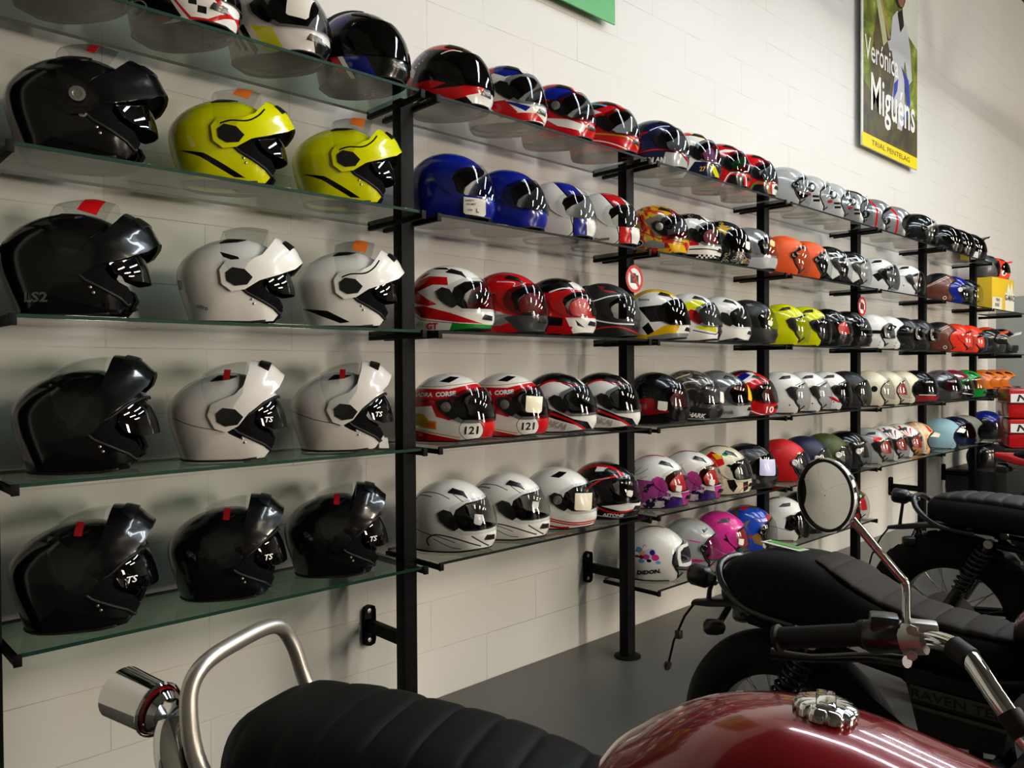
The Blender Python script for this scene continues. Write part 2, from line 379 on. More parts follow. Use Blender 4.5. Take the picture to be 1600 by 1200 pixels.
# ---------------------------------------------------------------- helmet geometry: half shells drawn in a disk around the side pole
class Shape:
    """side outline (cm) + half width; maps side-view points to a disk and the disk to the curved shell"""
    def __init__(s, outline, c=(.5, 12.5), w=12.0, e=.86):
        s.c, s.w, s.e = c, w, e
        d = np.array(outline, float)-c; a = np.arctan2(d[:, 1], d[:, 0]); r = np.hypot(d[:, 0], d[:, 1]); o = np.argsort(a); a, r = a[o], r[o]
        A = np.concatenate([a[-3:]-2*PI, a, a[:3]+2*PI]); R = np.concatenate([r[-3:], r, r[:3]])
        q = np.linspace(-PI, PI, 721); out = np.zeros_like(q)
        for i, x in enumerate(q):
            j = np.searchsorted(A, x)-1; j = min(max(j, 1), len(A)-3)
            p0, p1, p2, p3 = R[j-1:j+3]; h = A[j+1]-A[j]; t = (x-A[j])/h
            m1 = (p2-p0)/(A[j+1]-A[j-1])*h; m2 = (p3-p1)/(A[j+2]-A[j])*h
            out[i] = (2*t**3-3*t*t+1)*p1+(t**3-2*t*t+t)*m1+(-2*t**3+3*t*t)*p2+(t**3-t*t)*m2
        s.q, s.rho = q, out
    def ro(s, phi): return np.interp((np.asarray(phi)+PI) % (2*PI)-PI, s.q, s.rho)
    def to_disk(s, P):
        d = np.asarray(P, float).reshape(-1, 2)-s.c; r = np.hypot(d[:, 0], d[:, 1]); ph = np.arctan2(d[:, 1], d[:, 0]); f = r/s.ro(ph)
        t = np.where(f <= 1, np.arcsin(np.clip(f, 0, 1)**(1/s.e))*2/PI, 1+(f-1)*1.5)
        return np.stack([t*np.cos(ph), t*np.sin(ph)], 1)
    def xyz(s, D, off=0., side=-1):
        D = np.asarray(D, float).reshape(-1, 2); t = np.clip(np.hypot(D[:, 0], D[:, 1]), 0, 1); ph = np.arctan2(D[:, 1], D[:, 0])
        f = np.sin(t*PI/2)**s.e; g = np.clip(np.cos(t*PI/2), 0, 1)**s.e; r = f*s.ro(ph)
        x = s.c[0]+r*np.cos(ph); z = s.c[1]+r*np.sin(ph); y = s.w*g
        y = y*(1-.10*np.clip((9-z)/9, 0, 1.2)**1.5)*(1-.10*np.clip((x-8)/10, 0, 1))*(1-.05*np.clip((-6-x)/9, 0, 1))
        P = np.stack([x, y, z], 1)
        if np.any(off):
            N = P-np.array([s.c[0], 0, s.c[1]-1.5]); N /= np.linalg.norm(N, axis=1)[:, None]; P = P+N*np.asarray(off).reshape(-1, 1)
        P[:, 1] *= side; P[t > .99999, 1] = 0
        return P
def normals(sh, P, side):
    t = np.hypot(P[:, 0], P[:, 1]); Q = P*np.where(t > .985, .985/np.maximum(t, 1e-9), 1)[:, None]; d = .004
    ex, ey = np.array([[d, 0]]), np.array([[0, d]])
    N = np.cross(sh.xyz(Q+ex, 0, -1)-sh.xyz(Q-ex, 0, -1), sh.xyz(Q+ey, 0, -1)-sh.xyz(Q-ey, 0, -1))
    N[t > .9985, 1] = 0; N /= np.linalg.norm(N, axis=1)[:, None]+1e-12
    if side > 0: N[:, 1] *= -1
    return N
def dens(P, step=.9):
    P = np.asarray(P, float).reshape(-1, 2); out = []
    for i in range(len(P)):
        a, b = P[i], P[(i+1) % len(P)]; n = max(1, int(np.hypot(*(b-a))/step))
        out += [a+(b-a)*k/n for k in range(n)]
    return np.array(out)
def inside(P, poly):
    x, y = P[:, 0], P[:, 1]; c = np.zeros(len(P), bool); n = len(poly)
    for i in range(n):
        x1, y1 = poly[i]; x2, y2 = poly[i-1]
        if y1 == y2: continue
        k = ((y1 > y) != (y2 > y)) & (x < (x2-x1)*(y-y1)/(y2-y1)+x1); c ^= k
    return c
def poly_of(sh, d):
    """decal tuple -> polygon in the disk"""
    k = d[0]
    if k == 'ell':
        _, col, x, z, rx, rz = d[:6]; t = np.linspace(0, 2*PI, 20, endpoint=False); return sh.to_disk(np.stack([x+rx*np.cos(t), z+rz*np.sin(t)], 1))
    if k == 'rg':
        _, col, a, b, s0, s1 = d; t = np.radians(np.linspace(a, b, 24))
        return np.concatenate([np.stack([s1*np.cos(t), s1*np.sin(t)], 1), np.stack([s0*np.cos(t[::-1]), s0*np.sin(t[::-1])], 1)])
    if k == 'ln':
        _, col, wd, P = d; P = np.asarray(P, float).reshape(-1, 2)
        if len(P) > 2:      # smooth the line
            Q = []
            for i in range(len(P)-1):
                p0 = P[max(i-1, 0)]; p1 = P[i]; p2 = P[i+1]; p3 = P[min(i+2, len(P)-1)]
                for t in np.linspace(0, 1, 5)[:-1]: Q.append(.5*(2*p1+(p2-p0)*t+(2*p0-5*p1+4*p2-p3)*t*t+(-p0+3*p1-3*p2+p3)*t**3))
            Q.append(P[-1]); P = np.array(Q)
        else: P = np.array([P[0]+(P[1]-P[0])*t for t in np.linspace(0, 1, 9)])
        T = np.gradient(P, axis=0); T /= np.linalg.norm(T, axis=1)[:, None]+1e-9; N = np.stack([-T[:, 1], T[:, 0]], 1)*wd/2
        return sh.to_disk(np.concatenate([P+N, (P-N)[::-1]]))
    return sh.to_disk(dens(d[-1]))
CIRC = np.stack([np.cos(np.linspace(0, 2*PI, 96, endpoint=False)), np.sin(np.linspace(0, 2*PI, 96, endpoint=False))], 1)
def triangulate(polys, h, keep=None, cut=()):
    """disk triangulation with crisp edges along all polygons -> pts, tris, index of the last polygon holding each tri (-1 = none)"""
    cons = [CIRC]+list(polys)+([keep] if keep is not None else [])+list(cut)
    V = []; E = []
    for c in cons:
        n = len(V); V += [tuple(p) for p in c]; E += [(n+i, n+(i+1) % len(c)) for i in range(len(c))]
    lim = np.array(keep) if keep is not None else CIRC
    lo, hi = np.maximum(lim.min(0), -1), np.minimum(lim.max(0), 1)
    gx, gy = np.meshgrid(np.arange(lo[0], hi[0], h), np.arange(lo[1], hi[1], h*.87)); gx = gx+(np.arange(gx.shape[0]) % 2)[:, None]*h/2
    G = np.stack([gx.ravel(), gy.ravel()], 1); G = G[np.hypot(G[:, 0], G[:, 1]) < 1-h*.4]
    if keep is not None and len(G): G = G[inside(G, keep)]
    C = np.array(V)
    if len(G): d = np.min(np.hypot(G[:, None, 0]-C[None, :, 0], G[:, None, 1]-C[None, :, 1]), 1); G = G[d > h*.35]
    V += [tuple(p) for p in G]
    ov, _, of, *_ = delaunay_2d_cdt([Vector(p) for p in V], E, [], 0, 1e-5)
    P = np.array([(v.x, v.y) for v in ov]); T = np.array([f for f in of if len(f) == 3])
    Q = P[T].mean(1); ok = np.hypot(Q[:, 0], Q[:, 1]) < 1.0005
    if keep is not None: ok &= inside(Q, keep)
    for c in cut: ok &= ~inside(Q, c)
    a = P[T]; ar = np.abs((a[:, 1, 0]-a[:, 0, 0])*(a[:, 2, 1]-a[:, 0, 1])-(a[:, 2, 0]-a[:, 0, 0])*(a[:, 1, 1]-a[:, 0, 1])); ok &= ar > 1e-9
    T, Q = T[ok], Q[ok]; idx = np.full(len(T), -1)
    for i, p in enumerate(polys): idx[inside(Q, p)] = i
    r = np.hypot(P[:, 0], P[:, 1]); snap = r > .9985; P[snap] /= r[snap][:, None]
    return P, T, idx
def surface(sh, P, T, mi, off=0., wall=0., wall_mi=0, sides=(-1, 1), tf=None):
    """disk triangles -> mesh data; open edges get a wall going inward"""
    used = np.unique(T); mp = -np.ones(len(P), int); mp[used] = np.arange(len(used)); P = P[used]; T = mp[T]
    mid = np.hypot(P[:, 0], P[:, 1]) > .99999
    o = off(P) if callable(off) else off
    V = []; F = []; M = []; NN = []
    A = P[T]; sgn = (A[:, 1, 0]-A[:, 0, 0])*(A[:, 2, 1]-A[:, 0, 1])-(A[:, 2, 0]-A[:, 0, 0])*(A[:, 1, 1]-A[:, 0, 1]); T = np.where((sgn < 0)[:, None], T[:, ::-1], T)
    ed = {}
    for t in T.tolist():
        for a, b in ((t[0], t[1]), (t[1], t[2]), (t[2], t[0])): ed[(a, b)] = 1
    bd = [(a, b) for (a, b) in ed if (b, a) not in ed and not (mid[a] and mid[b])]
    for sd in sides:
        X = sh.xyz(P, o, sd); n0 = len(V); ids = np.arange(len(P))+n0
        if sd == sides[-1] and len(sides) == 2: ids = np.where(mid, base_ids, ids)
        else: base_ids = ids
        V += X.tolist(); NN += normals(sh, P, sd).tolist(); f = ids[T]
        F += (f if sd < 0 else f[:, ::-1]).tolist(); M += list(mi)
        if wall:
            bv = sorted({i for e in bd for i in e}); X2 = sh.xyz(P[bv], (o[bv] if np.ndim(o) else o)-wall, sd); w0 = len(V); wi = {v: w0+i for i, v in enumerate(bv)}
            w1 = w0+len(bv); V += X2.tolist()+X[bv].tolist(); NN += [[0, 0, 0]]*(2*len(bv)); wo = {v: w1+i for i, v in enumerate(bv)}
            for a, b in bd:
                q = (wo[b], wo[a], wi[a], wi[b]); F.append([int(i) for i in (q if sd < 0 else q[::-1])]); M.append(wall_mi)
    V = np.array(V)*.01; NN = np.array(NN)
    if tf is not None:
        q = tf(V+NN*.001); V = tf(V); q = q-V; l = np.linalg.norm(q, axis=1)[:, None]; NN = np.where(l > 1e-9, q/np.maximum(l, 1e-9), 0)
    return V, F, M, NN
def put(name, data, mats, parent):
    V, F, M = data[:3]; u = np.unique([i for f in F for i in f]); mp = {int(v): i for i, v in enumerate(u)}
    o = mesh_obj(name, V[u], [[mp[int(i)] for i in f] for f in F], mats, parent, M)
    if len(data) > 3: o.data.normals_split_custom_set_from_vertices(data[3][u].tolist())
    return o

FF_OUT = [(16.2, 1), (17.6, 4.2), (17.5, 8), (16.9, 12), (15.6, 16), (13.2, 19.8), (9.3, 23.1), (4, 25.2), (-2, 25.6), (-8, 23.8), (-12.6, 20), (-15.2, 15), (-15.8, 10), (-15, 5), (-14, 0), (-12, -4.5), (-5, -7.5), (3, -7.5), (10, -6.5), (14.5, -3.5)]
OF_OUT = [(15.2, 1), (16.4, 5), (16.6, 9), (16.2, 12.5), (15.2, 16), (12.8, 19.8), (9, 23), (4, 25), (-2, 25.4), (-8, 23.6), (-12.5, 19.8), (-15, 15), (-15.5, 10), (-14.6, 5), (-13.2, 0), (-11.5, -4.5), (-5, -7.5), (3, -7.5), (9, -6.5), (13, -3.5)]
MD_OUT = [(15.4, 1), (17.2, 4), (17.4, 8), (16.8, 12), (15.4, 16), (12.8, 19.8), (9, 22.9), (4, 24.9), (-2, 25.0), (-8, 23.4), (-13.2, 20), (-16.2, 15.6), (-16, 10.5), (-14.8, 6), (-13.2, 1), (-11.5, -4), (-5, -7.5), (3, -7.5), (9, -6.5), (13, -3.5)]
FF, OF, MD = Shape(FF_OUT), Shape(OF_OUT), Shape(MD_OUT, w=12.3)
BELOW_FF = [-30, .4, -8, 0, 4, .0, 12, .9, 30, 1.2, 30, -30, -30, -30]
BELOW_OF = [-30, .5, -10, .2, 0, 0, 10, .2, 30, .4, 30, -30, -30, -30]
PORT_FF = [30, 9.2, 12, 8.2, 7.5, 8.3, 4.8, 10, 3.3, 13, 4.4, 16.2, 8, 18.4, 14, 19.3, 30, 19.6]
VIS_FF = [30, 8.4, 11, 7.3, 6.5, 7.4, 3.3, 9.0, 1.4, 11, .6, 13.4, 2.6, 16.9, 7.2, 19.2, 13.5, 20.1, 30, 20.4]
PIV_FF = [-2.2, 14.8, 0, 16.2, 2.8, 15.4, 4.6, 12.6, 5.4, 9.5, 4, 8.6, 1.5, 9.8, -1.2, 12]
CUT_JET = [30, 18.2, 13, 18, 9, 16.5, 6.4, 13.5, 6.0, 9.5, 7.6, 6, 9.6, 3.5, 9, 1.5, 6.5, -1, 6, -12, 30, -12]
VIS_JET = [30, 19, 12.6, 19, 8, 17.6, 4.6, 15, 3.6, 12.6, 5, 10.6, 8, 8.0, 9.5, 4.5, 12, 2.5, 16, 1.8, 30, 1.6]
CUT_VIN = [30, 18.0, 13.5, 18, 10, 16, 8.0, 13, 7.6, 9.5, 9.0, 6.6, 10.6, 4, 10.2, 1.6, 7.5, -.5, 6, -12, 30, -12]
CUT_MOD = [30, 18, 13.5, 18, 10.5, 16.5, 7, 13.6, 2.5, 11.6, 1, 10.5, 3.5, 8.2, 7, 6.4, 10.5, 4.4, 12, 2.8, 9, -1, 8, -12, 30, -12]
CHIN_MOD = [30, 10.2, 14, 9.6, 10, 9.9, 7.2, 11.6, 5.4, 14.4, 3.6, 16.8, .6, 17.0, -2.4, 14.6, -2.8, 11.6, -.6, 9.0, 3.5, 7.0, 7.5, 3.6, 11.5, .8, 14, .2, 30, .2]
PORT_MOD = [30, 9.4, 14, 8.6, 9.5, 8.6, 6.4, 10.2, 5.4, 12.8, 6.6, 15.6, 10.5, 17.6, 15, 18.2, 30, 18.4]
VIS_MOD = [30, 9.0, 13, 8.4, 9, 8.6, 6, 10.4, 3.2, 11.0, 1.6, 13.0, 4.0, 16.2, 9.5, 18.6, 14.5, 19.4, 30, 19.6]
DENS = {}
def dk(sh, P):
    k = (id(sh), tuple(P))
    if k not in DENS: DENS[k] = sh.to_disk(dens(P))
    return DENS[k]
PCACHE = {}
def piece(sh, poly, h=.07, off=.4, wall=.5, cut=(), sides=(-1, 1), tf=None, key=None):
    """a fitted plate over the shell (visor, vent, cover); cached by its outline"""
    k = (id(sh), tuple(poly), h, str(off) if not callable(off) else id(off), wall, tuple(map(tuple, cut)), sides, key)
    if k not in PCACHE:
        P, T, i = triangulate([], h, dk(sh, poly) if not isinstance(poly, np.ndarray) else poly, [dk(sh, c) for c in cut])
        PCACHE[k] = surface(sh, P, T, [0]*len(T), off, wall, 0, sides, tf)
    return PCACHE[k]
def turn(sh, deg, px=None, grow=1.0, dx=0, dz=0):
    """swing about the side pivot (positive = up)"""
    cx, cz = (px or sh.c); a = math.radians(deg); ca, sa = math.cos(a), math.sin(a)
    def f(V):
        x = (V[:, 0]-cx*.01)*grow; z = (V[:, 2]-cz*.01)*grow
        return np.stack([cx*.01+x*ca-z*sa+dx*.01, V[:, 1]*grow, cz*.01+x*sa+z*ca+dz*.01], 1)
    return f
NAMES = dict(FF='full_face_helmet', MD='flip_up_helmet', JET='visor_helmet', VIN='open_face_helmet', MX='motocross_helmet')
SHARED = {}
def shared(name, key, data, mats, parent):
    """parts whose shape repeats keep one mesh"""
    k = (name, key, tuple(m.name for m in mats))
    if k in SHARED:
        o = bpy.data.objects.new(name, SHARED[k]); link(o, parent); return o
    o = put(name, data(), mats, parent); SHARED[k] = o.data; return o
def letters(sh, items, parent, tf=None, off=.18):
    """(text, colour, x, z, size, tilt, shear, bold) strings bent onto the near side of the shell"""
    V = []; F = []; M = []; mats = []
    for it in items:
        txt, colr, x, z, size = it[:5]; tilt = math.radians(it[5] if len(it) > 5 else 0); shear = it[6] if len(it) > 6 else 0; bold = it[7] if len(it) > 7 else .02
        sx = it[8] if len(it) > 8 else 1.
        v, f = text_mesh(txt, size, shear, bold); v = np.array(v); v[:, 0] *= sx
        q = np.stack([x+v[:, 0]*math.cos(tilt)-v[:, 1]*math.sin(tilt), z+v[:, 0]*math.sin(tilt)+v[:, 1]*math.cos(tilt)], 1)
        X = sh.xyz(np.clip(sh.to_disk(q), -.999, .999), off, -1)*.01
        if tf is not None: X = tf(X)
        m = paint(colr, 'satin')
        if m not in mats: mats.append(m)
        n = len(V); V += X.tolist(); F += [[i+n for i in t] for t in f]; M += [mats.index(m)]*len(f)
    return mesh_obj('lettering', V, F, mats, parent, M, smooth=False)

def helmet(kind, X, bay, lev, yaw, base, label, dec=(), fin='gloss', txt=(), visor=None, h=.062, Y=-.25, scale=1., vent=True, spoiler=False, chin=True, pivot='k',
           peak=None, insert=None, tag_card=None, snaps=False, goggles=False, trim='k', sun=False, group=None, vopen=0, z=None, tilt=0, parts=(), ring=None, vst=None, svtxt=None, ang=60, ctxt=None, stag=False, pring=False, name=None):
    sh = {'FF': FF, 'MD': MD, 'JET': OF, 'VIN': OF, 'MX': FF}[kind]
    zz = LEVEL[lev] if z is None else z
    bayname = ['left', 'first full', 'second full', 'third full', 'fourth full', 'fifth full', 'far end'][bay]
    e = empty(name or NAMES[kind], (X, Y, zz+.003), math.radians(-yaw), label, 'helmet', group or 'helmets on the %s shelf of the %s bay' % (LEVNAME.get(lev, lev), bayname))
    if kind != 'MD': scale *= .955
    e.scale = (scale,)*3
    if tilt: e.rotation_euler = (0, math.radians(tilt), math.radians(-yaw))
    below = BELOW_FF if kind in ('FF', 'MX', 'MD') else BELOW_OF
    cut = {'FF': PORT_FF, 'MX': PORT_FF, 'JET': CUT_JET, 'VIN': CUT_VIN, 'MD': CUT_MOD}[kind]
    bm_ = base if not isinstance(base, str) else paint(base, fin)
    mats = [bm_, PLAST]; mi_of = []
    for d in dec:
        m = paint(d[1], d[6] if d[0] == 'ell' and len(d) > 6 else fin) if isinstance(d[1], str) else d[1]
        if m not in mats: mats.append(m)
        mi_of.append(mats.index(m))
    polys = [poly_of(sh, d) for d in dec]
    P, T, idx = triangulate(polys, h, None, [dk(sh, cut), dk(sh, below)])
    mi = [0 if i < 0 else mi_of[i] for i in idx]
    put('shell', surface(sh, P, T, mi, 0., 1.0, 1), mats, e)
    # lining: dark padding inside, a little proud of the shell edge at the face opening
    lk = kind
    def lining():
        c2 = {'FF': PORT_FF, 'MX': PORT_FF, 'JET': [p+(1.6 if i % 2 == 0 else 0) for i, p in enumerate(CUT_JET)], 'VIN': [p+(1.3 if i % 2 == 0 else 0) for i, p in enumerate(CUT_VIN)],
              'MD': [30, 17, 13, 17, 11, 15.5, 9.0, 13, 8.2, 11, 9.8, 8.8, 13, 7, 14.2, 4.5, 12.4, 1, 11, -12, 30, -12]}[lk]
        P, T, i = triangulate([], .09, None, [dk(sh, c2), dk(sh, [-30, 1.2, 30, 1.6, 30, -30, -30, -30])])
        return surface(sh, P, T, [0]*len(T), -1.1, .9, 0)
    shared('lining', kind, lining, [FABRIC], e)
    # neck rim
    def rim():
        x0, x1 = (-13.4, 16.0) if kind in ('FF', 'MX') else ((-12.8, 8.2) if kind == 'MD' else (-12.6, 6.2))
        zz_ = np.interp
        xs = np.linspace(x0, x1, 28); b = np.array(below).reshape(-1, 2)
        q = np.stack([xs, np.interp(xs, b[:5, 0], b[:5, 1])+.25], 1); D = sh.to_disk(q); r = np.hypot(D[:, 0], D[:, 1]); D[r > 1] /= r[r > 1][:, None]
        R = sh.xyz(D, .05, -1)*.01; Lf = sh.xyz(D, .05, 1)*.01
        m = MB()
        if kind in ('FF', 'MX'): m.tube(np.concatenate([R, Lf[::-1]]).tolist(), .0035, 6, closed=True)
        else: m.tube(np.concatenate([R[::-1], Lf]).tolist(), .0035, 6)
        return np.array(m.v), m.f, [0]*len(m.f)
    shared('neck_rim', kind, rim, [RUBBER], e)
    if kind in ('JET', 'VIN', 'MD'):
        def edge():
            c = np.array(cut).reshape(-1, 2); c = c[:[i for i, p in enumerate(c) if p[1] < 0][0]+0]; q = dens(c, .7); q = q[:max(i for i, p in enumerate(q) if p[1] > .3 and p[0] < 13)+1]
            D = sh.to_disk(q); r = np.hypot(D[:, 0], D[:, 1]); k = max([i for i in range(len(D)) if r[i] >= 1] or [0]); D = D[k:]; D[0] /= max(1, np.hypot(*D[0]))
            R = sh.xyz(D, .05, -1)*.01; Lf = sh.xyz(D, .05, 1)*.01; m = MB(); m.tube(np.concatenate([R[::-1], Lf[1:]]).tolist(), .0042, 6)
            return np.array(m.v), m.f, [0]*len(m.f)
        shared('edge_trim', kind, edge, [RUBBER if trim == 'k' else (CHROME if trim == 'c' else paint(trim))], e)
    vm = {None: VIS, 'clear': VIS, 'dark': VISD, 'smoke': VISM, 'none': None}[visor]
    if kind in ('FF',):
        if pivot:
            for sd in (-1, 1):
                shared('pivot_cover', ('FF', sd, pivot), lambda: piece(sh, PIV_FF, .09, .35, .4, sides=(sd,)), [PLAST if pivot in 'kc' else paint(pivot)], e)
                if pivot == 'c':
                    c = MB().lathe([(.019, 0), (.0185, .004), (.012, .006), (.004, .0065), (.003, .005)], (.013, sd*.1245, .132), (0, sd, 0), 20); c.build('pivot_screw', ALU, e)
        if vm:
            tf = turn(sh, vopen, (1, 13)) if vopen else None
            shared('visor', ('FF', vopen), lambda: piece(sh, VIS_FF, .075, .75, .25, tf=tf, key=vopen), [vm], e)
        if chin: 
            for sd in (-1, 1): shared('chin_vent', ('FF', sd), lambda: piece(sh, [14.2, 4.6, 17.2, 4.2, 17.3, 6.0, 15.2, 6.4], .09, .3, .4, sides=(sd,)), [PLAST], e)
    if kind == 'JET' and vm:
        tf = turn(sh, vopen, (4.5, 13)) if vopen else None
        shared('visor', ('JET', vopen), lambda: piece(sh, VIS_JET, .075, 1.1, .25, tf=tf, key=vopen), [vm], e)
        for sd in (-1, 1):
            if pivot == 'w' or pivot == 'o':   # round clear plastic pivot knob
                MB().lathe([(.020, 0), (.020, .006), (.015, .010), (.012, .008), (.001, .008)], (.062, sd*.118, .122), (.15*1, sd, 0), 20).build('pivot_knob', paint('W') if pivot == 'w' else paint('k'), e)
            else:
                shared('pivot_cover', ('JET', sd, pivot), lambda: piece(sh, [1.5, 14.8, 4, 16.2, 8, 16, 7, 12.6, 8.2, 9, 7, 7.6, 3.4, 10.8], .09, .6, .7, sides=(sd,)), [PLAST if pivot == 'k' else paint(pivot)], e)
    if kind == 'VIN':
        if snaps:
            for sd in (-1, 1):
                for (x, z_) in ((7.2, 4.6), (6.2, 2.4)):
                    p = sh.xyz(sh.to_disk([[x, z_]]), 0, sd)[0]*.01
                    MB().lathe([(.0035, 0), (.0035, .002), (.001, .003)], p, (0.2, sd, 0), 8).build('snap_stud', PLAST, e)
        if vm and visor is not None and not goggles:
            shared('visor', ('VIN', vopen), lambda: piece(sh, [30, 19.5, 12, 19.4, 9, 17.6, 8.4, 14, 9.4, 9, 12, 6, 16, 5, 30, 5], .08, 1.6, .25), [vm], e)
        if goggles:
            def strap(): return piece(sh, [-30, 13.2, -12, 13.6, 9, 12.8, 9, 10.4, -12, 11.2, -30, 11], .09, .35, .35)
            if goggles != 'w': shared('goggle_strap', 'g', strap, [FABRIC], e)
            fr = shared('goggle_frame', 'g', lambda: piece(sh, [30, 17.4, 11, 17.2, 9.0, 15.5, 8.6, 12, 9.5, 8.5, 13, 7.6, 30, 7.6], .08, 1.8, 2.2, cut=([30, 16.2, 12, 16, 10.2, 14.5, 10.2, 11.4, 11, 9.4, 30, 9.0],)), [PLAST if goggles != 'w' else paint('w')], e)
            shared('goggle_lens', 'g', lambda: piece(sh, [30, 16.3, 12, 16.1, 10.1, 14.5, 10.1, 11.4, 11, 9.3, 30, 8.9], .08, 1.6, .2), [VISM], fr)
    if kind in ('VIN', 'MX', 'JET') and peak:
        # a stiff curved sun peak standing out over the brow
        def pk():
            rings = []
            L = 9.5 if kind == 'MX' else 5.5; z0, x0, up = (20.2, 11.0, 3.2) if kind == 'MX' else (17.8, 13.8, -.6)
            for i in range(7):
                t = i/6; row = []
                for k in range(13):
                    a = (k/12-.5)*2; wdt = 9.2*(1-.28*t*t)
                    row.append(((x0-4.2*a*a*(1-.3*t)+L*t)*.01, a*wdt*.01, (z0-3.4*a*a*(1-.25*t)+up*t-1.2*t*t)*.01))
                rings.append(row)
            V = [p for r in rings for p in r]+[(p[0], p[1], p[2]-.003) for r in rings for p in r]; n = len(V)//2; F = []
            for i in range(6):
                for k in range(12):
                    a, b, c, d = i*13+k, i*13+k+1, (i+1)*13+k+1, (i+1)*13+k; F += [(a, b, c, d), (a+n, d+n, c+n, b+n)]
            bl = [k for k in range(13)]+[i*13+12 for i in range(1, 7)]+[6*13+k for k in range(11, -1, -1)]+[i*13 for i in range(5, 0, -1)]
            for a, b in zip(bl, bl[1:]+bl[:1]): F.append((a, a+n, b+n, b))
            return np.array(V), F, [0]*len(F)
        shared('peak', kind, pk, [paint(peak, fin)], e)
    if kind == 'MX' and vm:
        shared('visor', 'MX', lambda: piece(sh, VIS_FF, .08, .6, .25), [vm], e)
    if kind == 'MD':
        va, vz = (73, -1.0) if ang < 70 else (86, -2.4)
        tf = turn(sh, ang, grow=1.03, dx=-.3, dz=-.4)
        chd = [d for d in parts if d[0] != 'edge']
        cm = [bm_, PLAST]; cmi = []
        for d in chd:
            m = paint(d[1], fin) if isinstance(d[1], str) else d[1]
            if m not in cm: cm.append(m)
            cmi.append(cm.index(m))
        P, T, idx = triangulate([poly_of(sh, d) for d in chd], h, dk(sh, CHIN_MOD))
        cb = put('chin_bar', surface(sh, P, T, [0 if i < 0 else cmi[i] for i in idx], .55, 1.0, 1, tf=tf), cm, e)
        shared('chin_padding', ('MD', ang), lambda: piece(sh, [30, 9.4, 13, 8.6, 9.6, 8.4, 10.4, 3.2, 14, .8, 30, .6], .09, -.6, 3.4, tf=tf, key='cp%d' % ang), [FABRIC], cb)
        for sd in (-1, 1):
            shared('chin_vent', ('MD', sd, ang), lambda: piece(sh, [15.2, 4.6, 18, 4.2, 18, 7.2, 16, 7.4], .09, .95, .5, sides=(sd,), tf=tf, key='mv%d_%d' % (sd, ang)), [PLAST], cb)
            shared('pivot_cover', ('MD', sd, pivot), lambda: piece(sh, [-2, 13.6, -.4, 15, 2.6, 14.6, 4.6, 12.6, 3.2, 10.6, .2, 10.2, -1.8, 11.4], .09, 1.15, .6, sides=(sd,)), [PLAST if pivot == 'k' else paint(pivot)], e)
        shared('visor', ('MD', ang), lambda: piece(sh, VIS_MOD, .075, 1.35, .25, tf=turn(sh, va, grow=1.03, dx=-.6, dz=vz), key='mvis%d' % ang), [vm or VIS], e)
        shared('sun_visor', 'MD', lambda: piece(sh, [30, 18, 13, 17.8, 9.4, 16, 8.8, 12.6, 10, 10.2, 13.5, 8.6, 30, 9.4], .08, -.5, .25), [SUNV], e)
        for sd in (-1, 1): shared('cheek_pad', ('MD', sd), lambda: piece(sh, [2, 10.6, 6.5, 10.4, 9.0, 8.4, 12.5, 6.6, 13.4, 4, 11.4, .6, 4, .6, 2, 6], .08, -.9, 1.6, sides=(sd,)), [FABRIC], e)
        if vst: put('visor_sticker', piece(sh, [12.2, 10.4, 16.4, 10.4, 16.4, 14.2, 12.2, 14.2] if vst in 'rO' else [12, 12, 14.6, 12, 14.6, 13.6, 12, 13.6], .08, 1.6, .05, sides=(-1,), tf=turn(sh, va, grow=1.03, dx=-.6, dz=vz), key='vst%d' % ang), [paint(vst, 'satin')], e)
        if svtxt: letters(sh, svtxt, e, off=-.3)
        for (x, z_) in ((4.6, 6.6), (5.2, 5.4)):
            p = sh.xyz(sh.to_disk([[x, z_]]), 0, -1)[0]*.01
            MB().lathe([(.0034, 0), (.0034, .002), (.001, .003)], p, (0.1, -1, 0), 10).build('rivet', ALU, e)
    if vent and kind in ('FF', 'JET', 'MD', 'MX'):
        vp = {'FF': [1.0, 22.0, 6.5, 21.0, 8.4, 19.9, 6.5, 22.2, 2.5, 23.4], 'MX': [1.0, 22.0, 6.5, 21.0, 8.4, 19.9, 6.5, 22.2, 2.5, 23.4],
              'JET': [-2.5, 20.6, 4.4, 21.2, 4.6, 22.8, 0, 22.4], 'MD': [-4, 22.6, 1, 23.2, 3, 24.0, -2, 24.2]}[kind]
        for sd in (-1, 1): shared('vent', (kind, sd, 't'), lambda: piece(sh, vp, .09, .35, .45, sides=(sd,)), [PLAST], e)
    if spoiler:
        def sp():
            t = np.radians(np.linspace(78, 138, 18)); pg = np.concatenate([np.stack([np.cos(t), np.sin(t)], 1)*1.05, np.stack([np.cos(t[::-1]), np.sin(t[::-1])], 1)*.80])
            P, T, i = triangulate([], .06, pg); 
            return surface(sh, P, T, [0]*len(T), lambda q: np.clip(.35+1.25*np.clip((np.degrees(np.arctan2(q[:, 1], q[:, 0]))-80)/55, 0, 1), 0, 2), 1.2)
        shared('spoiler', 'FF', sp, [PLAST if spoiler == 'k' else paint(spoiler, fin)], e)
    if insert:
        shared('cardboard_insert', insert, lambda: piece(sh, [30, 17, 12, 17, 9, 15, 7.2, 12.6, 8.4, 9, 12, 7, 30, 7] if kind == 'FF' else [30, 15, 13, 14.5, 9, 13, 8, 10, 9.5, 6, 12, 3.4, 30, 3], .1, -1.6, .3), [paint(insert, 'satin')], e)
